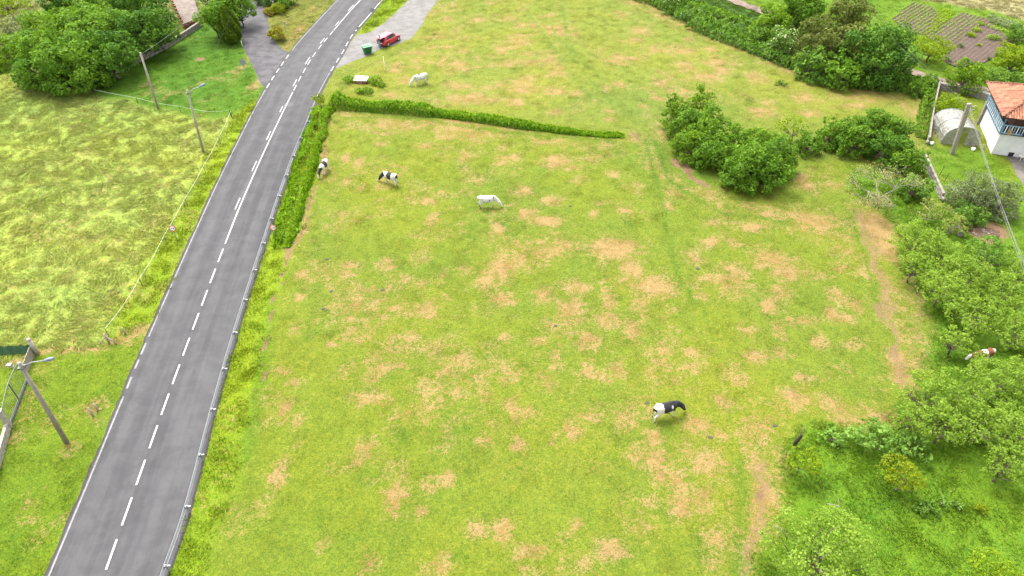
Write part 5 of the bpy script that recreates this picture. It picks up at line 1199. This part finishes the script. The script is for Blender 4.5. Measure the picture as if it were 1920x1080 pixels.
cow('white cow grazing left above the long hedge, dark tail tip', (796, 158), (782, 161), [(.15, .0, 1.42, .16, .12, .09, BK), (-.1, .2, 1.3, .06, .1, .06, BK), (.75, .1, 1.15, .05, .2, .12, BK)], head=WH, step=(0, .06, .0, -.06), seed=11, sc=1.0)
cow('brown and white cow half hidden under the orchard trees, white face to the left', (1850, 678), (1818, 683), [(.62, 0, 1.1, .32, .8, .5, BR), (.95, 0, .9, .4, .8, .4, BR), (-.45, 0, 1.2, .30, .8, .45, BR), (.3, 0, 1.1, .35, .8, .4, BR), (.1, 0, 1.4, .2, .3, .12, WH), (.45, 0, .5, .3, .5, .5, np.array((.16, .11, .08)))], head=WH, seed=14, headup=.7, sc=.92, tail=WH)

# person at the open tailgate
pc = P(712, 89.5); JE, TO, SK, SH = np.array((.20, .30, .38)), np.array((.045, .07, .13)), np.array((.42, .25, .18)), np.array((.03, .03, .03))
per_ = empty('person', (pc.x, pc.y, .005), 0.9); tag(per_, 'person in dark blue top and light trousers leaning into the open car boot', 'person')
segs = [((0, .09, .93), .105, (0, .10, .50), .07), ((0, .10, .50), .068, (-.02, .10, .10), .047), ((-.02, .10, .07), .05, (.13, .11, .045), .04),
        ((0, -.09, .93), .105, (.05, -.10, .50), .07), ((.05, -.10, .50), .068, (-.05, -.10, .10), .047), ((-.05, -.10, .07), .05, (.10, -.11, .045), .04),
        ((0, -.06, .98), .12, (0, .06, .98), .12), ((0, 0, 1.0), .135, (.07, 0, 1.22), .125, 1.25), ((.07, 0, 1.22), .13, (.15, 0, 1.42), .11, 1.5), ((.15, 0, 1.45), .05, (.19, 0, 1.55), .05)]
for q in (-1, 1): segs += [((.14, q * .17, 1.42), .06, (.26, q * .23, 1.16), .045), ((.26, q * .23, 1.16), .043, (.50, q * .18, 1.06), .032), ((.50, q * .18, 1.06), .034, (.58, q * .17, 1.04), .028), ((.58, q * .19, 1.04), .014, (.66, q * .20, 1.02), .010), ((.58, q * .17, 1.04), .014, (.67, q * .17, 1.02), .010), ((.58, q * .15, 1.04), .014, (.66, q * .14, 1.02), .010), ((.56, q * .13, 1.05), .014, (.60, q * .11, 1.04), .010)]
segs += [((.20, 0, 1.64), .10, (.23, 0, 1.60), .088, .85), ((.31, 0, 1.60), .018, (.325, 0, 1.585), .018), ((.2, .09, 1.61), .02, (.2, -.09, 1.61), .02)]
def pp(co):
    col = np.tile(JE, (len(co), 1)).astype(np.float32); col[co[:, 2] > 1.0] = TO; col[co[:, 2] > 1.50] = SK; col[(co[:, 0] > .48) & (co[:, 2] > .9)] = SK; col[co[:, 2] < .09] = SH; return col
fuse('body', segs, .022, attr_mat('clothing', rough=.85), pp, 2, per_)
vs, fs = ico((.185, 0, 1.665), .108, (1, .93, .95)); MB().add([v for v in vs], fs).build('hair', M['darkbark'], per_, True)

# ------------------------------------------------------------------ red hatchback
ra_, fa_ = P(728, 87.5), P(747.5, 76.5); cd_ = (fa_ - ra_); can = math.atan2(cd_.y, cd_.x)
x_ = Vector((-cd_.y, cd_.x, 0)).normalized(); cc_ = ra_.lerp(fa_, .5) + x_ * .78
car = empty('red_hatchback', (cc_.x, cc_.y, .006), can); tag(car, 'red hatchback with its tailgate open on the layby at the pasture edge', 'car')
def loft(secs, close=True):
    m = MB(); n = len(secs[0]); 
    for s_ in secs: m.v += [tuple(q) for q in s_]
    for i in range(len(secs) - 1):
        for k in range(n): m.f.append((i * n + k, i * n + (k + 1) % n, (i + 1) * n + (k + 1) % n, (i + 1) * n + k))
    m.f.append(tuple(range(n))[::-1]); m.f.append(tuple(range((len(secs) - 1) * n, len(secs) * n))); return m
def sec(x, w_, zb, zm, zt, wt): # lower body cross-section: sill, widest, shoulder, top
    return [(x, -w_ * .93, zb), (x, -w_, zm), (x, -w_ * .97, zt - .04), (x, -wt, zt), (x, wt, zt), (x, w_ * .97, zt - .04), (x, w_, zm), (x, w_ * .93, zb)]
lower = loft([sec(-1.88, .70, .42, .60, .80, .60), sec(-1.80, .80, .26, .55, .93, .70), sec(-1.2, .84, .20, .55, .96, .74), sec(0, .85, .20, .55, .93, .75), sec(.85, .84, .20, .55, .93, .74), sec(1.25, .83, .22, .55, .88, .70), sec(1.75, .78, .26, .5, .74, .62), sec(1.93, .66, .36, .5, .62, .5)])
lower.build('body', M['red'], car, True, .02).data.polygons.foreach_set('use_smooth', [False] * len(lower.f))
def roofsec(x, w_, z): return [(x, -w_, z - .05), (x, -w_ * .9, z), (x, w_ * .9, z), (x, w_, z - .05)]
loft([roofsec(-1.55, .56, 1.40), roofsec(-1.3, .60, 1.47), roofsec(-.5, .63, 1.51), roofsec(.25, .60, 1.46), roofsec(.42, .57, 1.41)]).build('roof', M['red'], car, False, .015)
def quad(name, pts, mat, th=.015):
    me = bpy.data.meshes.new(name); me.from_pydata([tuple(p_) for p_ in pts], [], [tuple(range(len(pts)))]); me.materials.append(mat)
    o = mobj(name, me, car); md = o.modifiers.new('t', 'SOLIDIFY'); md.thickness = th; return o
quad('windscreen', [(1.0, -.70, .93), (1.0, .70, .93), (.43, .55, 1.39), (.43, -.55, 1.39)], M['glass'])
for s_ in (-1, 1):
    quad('side_window', [(-.42, s_ * .745, .96), (.02, s_ * .745, .95), (.0, s_ * .63, 1.42), (-.40, s_ * .64, 1.44)], M['glass'])
    quad('side_window', [(.08, s_ * .745, .95), (.88, s_ * .735, .94), (.36, s_ * .60, 1.38), (.06, s_ * .62, 1.42)], M['glass'])
    quad('side_window', [(-1.30, s_ * .73, 1.0), (-.50, s_ * .74, .97), (-.48, s_ * .64, 1.43), (-1.15, s_ * .61, 1.41)], M['glass'])
    quad('rear_pillar', [(-1.80, s_ * .70, .94), (-1.32, s_ * .735, .97), (-1.17, s_ * .615, 1.42), (-1.52, s_ * .57, 1.40)], M['red'], .04)
    for xw in (-1.25, 1.25):
        wm = Matrix.Translation((xw, s_ * .76, .31)) @ Matrix.Rotation(math.pi / 2, 4, 'X')
        wh = MB().lathe([(.26, -.09), (.31, -.07), (.31, .07), (.26, .09)], 20, wm).build('tyre', M['rubber'], car, True)
        rim = MB().lathe([(.20, -.085 * 1.12), (.22, -.06), (.22, .06), (.20, .085 * 1.12)], 16, wm); rim.build('rim', M['alloy'], wh)
        MB().lathe([(.37, -.035), (.37, .035)], 20, Matrix.Translation((xw, s_ * .80, .34)) @ Matrix.Rotation(math.pi / 2, 4, 'X')).build('wheel_arch', M['black'], car)
    MB().box((-1.78, s_ * .72, .80), (.20, .12, .26)).build('tail_light', M['orange'], car, bevel=.02)
    MB().box((1.78, s_ * .58, .66), (.25, .22, .12), -s_ * .3).build('headlight', M['glass'], car, bevel=.02)
    MB().box((.72, s_ * .92, .98), (.16, .18, .12)).build('wing_mirror', M['red'], car, bevel=.02)
MB().box((-1.86, 0, .45), (.12, 1.4, .2)).build('rear_bumper', M['red'], car, bevel=.03)
MB().box((-1.925, 0, .56), (.02, .5, .11)).build('number_plate', M['white'], car)
MB().box((-1.84, 0, .82), (.10, 1.05, .2)).build('boot_opening', M['black'], car); MB().box((-1.66, 0, 1.12), (.06, 1.1, .5), 0, 0, .3).build('boot_interior', M['dark'], car)
tg = empty('tailgate', (-1.54, 0, 1.42), 0); tg.parent = car; tg.rotation_euler = (0, .12, 0)
MB().box((-.33, 0, 0), (.62, 1.08, .04)).build('tailgate_frame', M['red'], tg, bevel=.015); MB().box((-.30, 0, .025), (.42, .86, .02)).build('rear_window', M['lamp'], tg)
MB().box((-.76, 0, -.03), (.26, 1.08, .05), 0, 0, -.25).build('tailgate_panel', M['red'], tg, bevel=.015)

# ------------------------------------------------------------------ vegetable garden
bedm = plain('bed_soil', (.068, .046, .034), .95, var=.35, scale=3, bump=1.)
def bed(name, poly, rowdir, pitch, amp):
    from mathutils.geometry import tessellate_polygon
    xs = [p.x for p in poly]; ys = [p.y for p in poly]; st = .16
    gx, gy = np.meshgrid(np.arange(min(xs), max(xs), st), np.arange(min(ys), max(ys), st), indexing='ij')
    ins = inside(gx, gy, poly); c = gx * -rowdir.y + gy * rowdir.x
    z = .03 + amp * (.5 + .5 * np.cos(c * 2 * math.pi / pitch)) + .03 * fbm(gx, gy, .5, 8)
    n0, n1 = gx.shape; V = np.stack([gx.ravel(), gy.ravel(), z.ravel()], 1); ii, jj = np.meshgrid(np.arange(n0 - 1), np.arange(n1 - 1), indexing='ij'); b = (ii * n1 + jj).ravel()
    F = np.stack([b, b + n1, b + n1 + 1, b + 1], 1); F = F[ins.ravel()[F].all(1)]
    u, inv = np.unique(F, return_inverse=True)
    o = mobj(name, np_mesh(name, V[u], inv.reshape(F.shape), bedm, True)); return tag(o, kind='structure')
rd = (P(1801, 23) - P(1733, 69)).normalized()
bed('vegetable_bed', bed1, rd, .62, .10); bed('vegetable_bed', bed2, rd, .62, .10)
def sprout_cloud(name, label, poly, rowdir, pitch, step, leaf, kind, hgt, seed, dens=6, jitter=.07, skip=.0, mask=None):
    r = np.random.default_rng(seed); pn = Vector((-rowdir.y, rowdir.x, 0)); cs_ = [p.dot(pn) for p in poly]; ts = [p.dot(rowdir) for p in poly]; pts = []
    k = math.ceil(min(cs_) / pitch)
    while k * pitch < max(cs_):
        t = min(ts)
        while t < max(ts): pts.append((pn * (k * pitch) + rowdir * (t + r.normal() * jitter))[:2]); t += step
        k += 1
    p = np.array(pts); p = p[inside(p[:, 0], p[:, 1], poly)]; p = p[r.random(len(p)) > skip]
    if mask is not None: p = p[mask(p)]
    if len(p) == 0: return
    q = np.repeat(p, dens, 0) + r.normal(size=(len(p) * dens, 2)) * leaf * .55; z = .12 + r.random(len(q)) * hgt
    pos = np.column_stack([q, z]); nr = np.column_stack([r.normal(size=(len(q), 2)) * .5, np.ones(len(q))])
    o = mobj(name, leaves_mesh(name, pos, nr, leaf, r.random(len(q)), lm(kind), seed)); tag(o, label, 'vegetables', kind='stuff')
sprout_cloud('seedling_rows', 'rows of pale green young plants in the far left vegetable plot', bed1, rd, .62, .28, .17, 'apple', .16, 3, skip=.12)
sprout_cloud('seedling_rows', 'rows of young plants across the dark right vegetable plot', PP([(1735, 69), (1770, 44), (1801, 23), (1850, 35), (1812, 72), (1775, 90)]), rd, .62, .36, .16, 'apple', .16, 4, skip=.2)
sprout_cloud('seedling_rows', 'scattered seedlings at the right end of the vegetable plot', PP([(1850, 62), (1893, 90), (1866, 100), (1840, 80)]), rd, .6, .5, .10, 'apple', .08, 5, skip=.4)
sprout_cloud('lettuce_rows', 'bright green band of leafy crops between the two soil plots', PP([(1738, 66), (1779, 42), (1790, 22), (1760, 16), (1748, 40)]), rd, .5, .25, .18, 'lime', .2, 6)
sprout_cloud('leek_rows', 'blue-green leek rows behind the vegetable plot', PP([(1852, 30), (1915, 52), (1910, 64), (1856, 44)]), rd, .4, .2, .22, 'grey', .5, 7)
sprout_cloud('bean_row', 'row of bushy plants along the back right of the plot', PP([(1848, 48), (1902, 62), (1900, 68), (1850, 53)]), rd, .5, .25, .2, 'apple', .35, 8)
for (u, v, hw, kd, lab) in [(1822, 66, 8, 'lime', 'bright green leafy patch in the middle of the dark plot, nearest'), (1832, 56, 8, 'lime', 'bright green leafy patch in the middle of the dark plot, farthest'), (1842, 45, 6, 'lime', 'small bright green tuft at the back of the dark plot'),
                            (1803, 86, 6, 'grey', 'bluish cabbage at the left of the bare soil'), (1836, 84, 5, 'yellow', 'yellowish plant at the edge of the bare soil'), (1777, 111, 7, 'grey', 'bluish cabbage at the near left corner of the plot'), (1831, 119, 6, 'grey', 'bluish cabbage at the near tip of the plot'),
                            (1865, 71, 10, 'apple', 'leafy green clump right of the bright patches'), (1884, 82, 8, 'lime', 'yellow-green strip of plants at the right corner of the plot'), (1870, 101, 6, 'grey', 'bluish cabbage on the right border of the plot, farther one'), (1855, 109, 5, 'grey', 'bluish cabbage on the right border of the plot, nearer one')]:
    plant('vegetable_plant', lab, 'plant', u, v, hw, .28, .28, kd, .15, 1.1, rl=.5, tr=.02)

# ------------------------------------------------------------------ garden walls
wall_run('garden_wall', 'tall narrow concrete block wall between the pasture and the polytunnel', [(1757, 166), (1748, 206), (1743, 232), (1737, 272)], 1.2, .16, 'stone', unit=1., piece='block', rows=4)
wall_run('garden_wall', 'dark concrete block wall between the bushes and the garden lawn', [(1728, 300), (1742, 330), (1765, 380)], 1.0, .25, 'stone', unit=.9, piece='block', rows=3)
wall_run('garden_wall', 'broken end of stone wall by the beige bush', [(1788, 428), (1800, 446)], .7, .35, 'stone', unit=.6, piece='stone', rows=2)
wall_run('stone_wall', 'low grey stone wall along the track behind the garden', [(1758, 168), (1790, 174), (1820, 180), (1852, 190), (1880, 196)], 1.0, .5, 'stone', unit=.7, piece='stone', rows=3)
hp = empty('ash_heap', tuple(P(1845, 437))); tag(hp, 'burnt heap of brown earth and grey stones under the grey twiggy bushes', 'heap')
vs, fs = ico((0, 0, 0), 1., (1.5, 1.0, .28), None, 3); MB().add([(x * (1 + .12 * math.sin(7 * y)), y, z * (1 + .4 * math.sin(x * 5) * math.cos(y * 6))) for x, y, z in vs], fs).build('mound', M['soil'], hp, True)
for k in range(22):
    a = rnd.random() * 6.283; q = rnd.random() ** .5
    vs, fs = ico((1.2 * q * math.cos(a), .8 * q * math.sin(a) - .1, .24 * (1 - q) + .08), rnd.uniform(.06, .16), (1.2, 1, .7), None, 1); MB().add(vs, fs).build('stone', M['stone'], hp)

# ------------------------------------------------------------------ polytunnel
tl, tr_p = P(1763, 271), P(1831, 276); tx = (tr_p - tl); tw = tx.length; ta = math.atan2(tx.y, tx.x); TLn = 4.6
sheetm = bpy.data.materials.new('tunnel_plastic'); nt_m, ns_, L_m = nodes(sheetm); b_ = ns_['Principled BSDF']; tcn = ns_.new('ShaderNodeTexCoord').outputs['Object']
nf = noise(nt_m, tcn, 2.2, 5, .7, 1.); L_m.new(mixc(nt_m, rng(nt_m, nf, .35, .65), (.20, .195, .165), (.35, .345, .31)), b_.inputs['Base Color']); b_.inputs['Roughness'].default_value = .35
trn = ns_.new('ShaderNodeBsdfTransparent'); mxs = ns_.new('ShaderNodeMixShader'); mxs.inputs[0].default_value = .32; L_m.new(b_.outputs[0], mxs.inputs[1]); L_m.new(trn.outputs[0], mxs.inputs[2]); L_m.new(mxs.outputs[0], ns_['Material Output'].inputs[0])
bmp = ns_.new('ShaderNodeBump'); bmp.inputs['Strength'].default_value = .8; bmp.inputs['Distance'].default_value = .25; L_m.new(noise(nt_m, tcn, 1.8, 3, .5, 1.5), bmp.inputs['Height']); L_m.new(bmp.outputs[0], b_.inputs['Normal'])
tun = empty('polytunnel', tuple(tl.lerp(tr_p, .5)), ta); tag(tun, 'milky plastic polytunnel with an open doorway in the garden beside the house', 'polytunnel')
def archp(k, n=14): a = math.pi * k / n; return (-math.cos(a) * tw / 2 * (1 if abs(math.cos(a)) < .97 else 1), 2.35 * math.sin(a) ** .55)
v = []; rows = 7
for r_ in range(rows):
    y = TLn * r_ / (rows - 1); sg = 1 - .03 * (r_ % 2)
    for k in range(15): x, z = archp(k); v.append((x * sg, y, z * sg + .0))
f = [(r_ * 15 + k, r_ * 15 + k + 1, (r_ + 1) * 15 + k + 1, (r_ + 1) * 15 + k) for r_ in range(rows - 1) for k in range(14)]
f.append(tuple((rows - 1) * 15 + k for k in range(15)))
me = bpy.data.meshes.new('cover'); me.from_pydata(v, [], f); me.materials.append(sheetm); mobj('cover', me, tun)
for y in (0, TLn / 2, TLn): MB().tube([(archp(k)[0], y, archp(k)[1] + .02) for k in range(15)], .03, 6).build('hoop', M['steel'], tun, True)
for s_ in (-1, 1):
    pts = [(s_ * tw / 2, -.02, 0), (s_ * .42, -.02, 0), (s_ * .42, -.02, 1.75)] + [(s_ * abs(archp(k)[0]), -.02, archp(k)[1]) for k in range(5, -1, -1)]
    me = bpy.data.meshes.new('front_sheet'); me.from_pydata(pts, [], [tuple(range(len(pts)))]); me.materials.append(sheetm); mobj('front_sheet', me, tun)
MB().tube([(-.42, -.05, 0), (-.42, -.05, 1.78), (.42, -.05, 1.78), (.42, -.05, 0)], .035, 6).build('door_frame', M['wood'], tun)
MB().box((0, TLn / 2, .03), (tw * .8, TLn * .9, .05)).build('soil_floor', M['soil'], tun)
for lab, u, v_, nm in (('white bucket on the ground in front of the polytunnel', 1823, 283, 'bucket'), ('white container at the near end of the garden block wall', 1745, 272, 'container')):
    o = MB().lathe([(.16, 0), (.21, .38), (.19, .38), (.15, .04)], 14).build(nm, M['white'], None, True); o.location = P(u, v_); o['label'] = lab; o['category'] = nm
o = empty('wooden_trestle', tuple(P(1832, 279)), ta); tag(o, 'low wooden rail on short legs in front of the polytunnel door', 'trestle')
MB().box((0, 0, .5), (1.5, .07, .07)).build('rail', M['wood'], o)
for x in (-.7, .7): MB().box((x, 0, .24), (.07, .07, .48)).build('leg', M['wood'], o)

# ------------------------------------------------------------------ house
SW = P(1858, 288); NW_ = P(1837, 226); wv = (NW_ - SW); sv_ = (P(1920, 293) - SW); sdir = sv_.normalized()
wdir = Vector((-sdir.y, sdir.x, 0)); Wd = 9.5; Ln = 12.
ha = .25 * math.atan2(sdir.y, sdir.x) + .75 * (math.atan2(wv.y, wv.x) - math.pi / 2)
wl_ = wv.length; hs_ang = math.atan2(wv.y, wv.x)
print('HOUSE', SW, NW_, wl_, math.degrees(hs_ang), math.degrees(ha), 'sw wall top', proj(SW + Vector((0, 0, 2.6))), 'px')
house = empty('farmhouse', tuple(SW), ha); tag(house, 'white farmhouse with clay tile roof and blue wooden balcony at the right edge', 'house')
HB = 2.55; D_ = 7.4; W_ = 12.
pl_ = M['plaster']
MB().box((W_ / 2, .15, HB / 2), (W_, .3, HB)).build('wall', pl_, house); MB().box((.15, D_ / 2 + .15, HB / 2), (.3, D_ - .3, HB)).build('wall', pl_, house)
MB().box((W_ / 2, D_ - .15 + .3, HB / 2), (W_, .3, HB)).build('wall', pl_, house); MB().box((W_ - .15, D_ / 2 + .15, HB / 2), (.3, D_ - .3, HB)).build('wall', pl_, house)
MB().box((W_ / 2, D_ / 2, HB + .06), (W_ + .5, D_ + .5, .12)).build('balcony_floor', M['dark'], house)
MB().box((W_ / 2, D_ / 2 + .2, HB + 1.3), (W_ - 2.4, D_ - 2.2, 2.4)).build('upper_room', plain('chestnut_boards', (.11, .06, .04), .8), house)
EH = 4.75; ov = .85
for (a, b) in (((-.2, -.2), (W_ + .2, -.2)), ((-.2, -.2), (-.2, D_ + .2))):
    a3, b3_ = Vector((*a, 0)), Vector((*b, 0)); L_ = (b3_ - a3).length; d = (b3_ - a3).normalized()
    for z, h_, mt in ((HB + .16, .10, 'blue'), (HB + 1.08, .09, 'blue'), (EH - .12, .14, 'dark')):
        MB().beam(a3 + Vector((0, 0, z)), b3_ + Vector((0, 0, z)), .09, h_).build('rail', M[mt], house)
    n = int(L_ / .28); bm_ = MB().box((0, 0, 0), (.07, .05, .86)).me('baluster', M['white']); bl_ = MB().box((0, 0, 0), (.075, .05, .86)).me('baluster', M['blue'])
    for k in range(n):
        q = a3 + d * (L_ * (k + .5) / n); o = mobj('baluster', bm_ if k % 2 else bl_, house); o.location = (q.x, q.y, HB + .62); o.rotation_euler = (0, 0, math.atan2(d.y, d.x))
    for k in range(int(L_ / 2.4) + 1):
        q = a3 + d * (2.4 * k); MB().box((q.x, q.y, (HB + EH) / 2), (.13, .13, EH - HB - .1)).build('balcony_post', M['blue'], house)
# hip roof with courses of curved tiles
e0, e1 = Vector((-ov, -ov, EH)), Vector((W_ + ov, D_ + ov, EH)); hw_ = (e1.y - e0.y) / 2; RZ = EH + hw_ * .46
ra0, ra1 = Vector((e0.x + hw_, e0.y + hw_, RZ)), Vector((e1.x - hw_, e0.y + hw_, RZ))
cs4 = [Vector((e0.x, e0.y, EH)), Vector((e1.x, e0.y, EH)), Vector((e1.x, e1.y, EH)), Vector((e0.x, e1.y, EH))]
dn = Vector((0, 0, -.10))
me = bpy.data.meshes.new('roof_deck'); vv = cs4 + [ra0, ra1] + [c + dn for c in cs4]
me.from_pydata([tuple(q) for q in vv], [], [(0, 1, 5, 4), (1, 2, 5), (2, 3, 4, 5), (3, 0, 4), (9, 8, 7, 6), (0, 6, 7, 1), (1, 7, 8, 2), (2, 8, 9, 3), (3, 9, 6, 0)]); me.materials.append(M['dark']); deck = mobj('roof_deck', me, house)
def tiles(a, b, p_top_a, p_top_b, nm):
    """curved tiles in overlapping courses on one slope"""
    al = (b - a).normalized(); L_ = (b - a).length; up = (p_top_a - a); up = up - al * up.dot(al); Hs = up.length; ud = up.normalized(); nr = al.cross(ud).normalized()
    if nr.z < 0: nr = -nr
    ta_, tb_ = (p_top_a - a).dot(al), (p_top_b - a).dot(al); v, f, tt = [], [], []; cw, ch = .27, .46; rc = int(Hs / ch)
    for r_ in range(rc):
        s0, s1 = r_ * ch, (r_ + 1.25) * ch; t = (r_ + .5) / (Hs / ch); lo, hi = ta_ * t, L_ + (tb_ - L_) * t
        for k in range(int(lo / cw), int(hi / cw) + 1):
            x = (k + .5) * cw; 
            if x < lo or x > hi: continue
            j = rnd.uniform(-.02, .02); w_ = cw * .50; bse = len(v)
            for s_, lift in ((s0 - .03, .05), (s1, .02)):
                for m_ in range(4):
                    an = math.pi * m_ / 3; v.append(tuple(a + al * (x + j - math.cos(an) * w_ * .88) + ud * (s_ + rnd.uniform(-.01, .01)) + nr * (lift + math.sin(an) * .085)))
            f += [(bse + m_, bse + m_ + 1, bse + m_ + 5, bse + m_ + 4) for m_ in range(3)]; tt += [rnd.random()] * 8
    o = mobj('roof_tiles', np_mesh('roof_tiles', v, f, tilem, False, {'tint': ('FLOAT', tt)}), house); o['kind'] = 'stuff'
tilem = bpy.data.materials.new('clay_tiles'); nt_t, ns_, L_t = nodes(tilem); at_ = N(nt_t, 'ShaderNodeAttribute', attribute_name='tint'); tn = noise(nt_t, ns_.new('ShaderNodeTexCoord').outputs['Object'], 1.4, 5, .7)
cc = mixc(nt_t, at_.outputs['Fac'], (.13, .045, .022), (.38, .145, .075)); cc = mixc(nt_t, rng(nt_t, tn, .52, .72, 0, .7), cc, (.20, .15, .11)); L_t.new(cc, ns_['Principled BSDF'].inputs['Base Color']); ns_['Principled BSDF'].inputs['Roughness'].default_value = .85
tiles(cs4[0], cs4[1], ra0, ra1, 's'); tiles(cs4[3], cs4[0], ra0, ra0, 'w'); tiles(cs4[2], cs4[3], ra1, ra0, 'n'); tiles(cs4[1], cs4[2], ra1, ra1, 'e')
for a, b in ((cs4[0], ra0), (cs4[3], ra0), (cs4[1], ra1), (cs4[2], ra1), (ra0, ra1)):
    n = int((b - a).length / .4)
    for k in range(n):
        q0, q1 = a.lerp(b, k / n), a.lerp(b, (k + 1.15) / n)
        MB().tube([q0 + Vector((0, 0, .10)), q1 + Vector((0, 0, .07))], [.13, .10], 7, False).build('ridge_tile', tilem, house)
MB().box((-.1, D_ - .2, HB * .55), (.35, .5, HB * 1.1)).build('buttress', M['stone'], house); 
MB().box((2.4, -.5, HB + .45), (.9, .35, .45)).build('hanging_cloth', plain('dark_blue_cloth', (.02, .03, .12), .9), house)
MB().box((.7, -.15, HB + .35), (.35, .35, .6)).build('hanging_basket', plain('straw', (.3, .2, .08), .9), house)

def chair(label, loc, rz):
    t = empty('garden_chair', loc, rz); tag(t, label, 'chair', 'white chairs round the garden table')
    MB().box((0, 0, .43), (.46, .46, .035)).build('seat', M['plastic'], t, bevel=.01); MB().box((0, .23, .70), (.44, .03, .46), 0, -.15).build('backrest', M['plastic'], t, bevel=.01)
    for x in (-.2, .2):
        for y in (-.2, .2): MB().tube([(x, y, .42), (x * 1.15, y * 1.15, 0)], [.025, .02], 6).build('leg', M['plastic'], t)
tc_ = P(1912, 289); tb = empty('garden_table', (tc_.x, tc_.y, .006)); tag(tb, 'round white plastic table against the white house wall', 'table')
MB().lathe([(.55, .70), (.56, .73), (.54, .74)], 24).build('tabletop', M['plastic'], tb, True)
for k in range(4): a = k * 1.57 + .78; MB().tube([(.35 * math.cos(a), .35 * math.sin(a), .7), (.45 * math.cos(a), .45 * math.sin(a), 0)], .025, 6).build('leg', M['plastic'], tb)
chair('white plastic chair left of the round garden table', (*P(1897, 290)[:2], .006), .9); chair('white plastic chair on the near side of the round garden table', (*P(1913, 299)[:2], .006), 3.3)
o = MB().box((0, 0, .22), (.5, .4, .4)).box((0, 0, .44), (.54, .44, .05)).build('crate', M['black'], None, bevel=.02); o.location = (*P(1893, 292)[:2], .006); tag(o, 'black box on the paving left of the white chairs', 'box')
# cow pats and small marks
PATS = [(1213, 757, 'cow pat just behind the grazing black and white cow'), (1332, 822, 'cow pat below and right of the lone black and white cow'), (1308, 506, 'cow pat near a straw patch right of the field centre'), (1042, 613, 'cow pat between straw patches in the middle of the field'),
 (622, 548, 'cow pat in the left part of the field, middle of three'), (607, 581, 'cow pat in the left part of the field, nearest of three'), (613, 488, 'cow pat in the left part of the field, farthest of three'), (1069, 388, 'cow pat right of the white cow with muddy legs'), (718, 545, 'small cow pat beside two round straw patches left of centre'), (1452, 800, 'cow pat on the worn strip just left of the dead stump')]
dung = plain('dung', (.06, .055, .04), .9)
for u, v, lab in PATS:
    c = P(u, v); o = MB().lathe([(.17, 0), (.15, .02), (.08, .03), (.02, .035)], 12).build('cow_pat', dung, None, True); o.location = (c.x, c.y, gz(c.x, c.y) + .01); o.scale = (1, .8 + .3 * rnd.random(), 1); tag(o, lab, 'cow pat', 'cow pats scattered over the pasture')
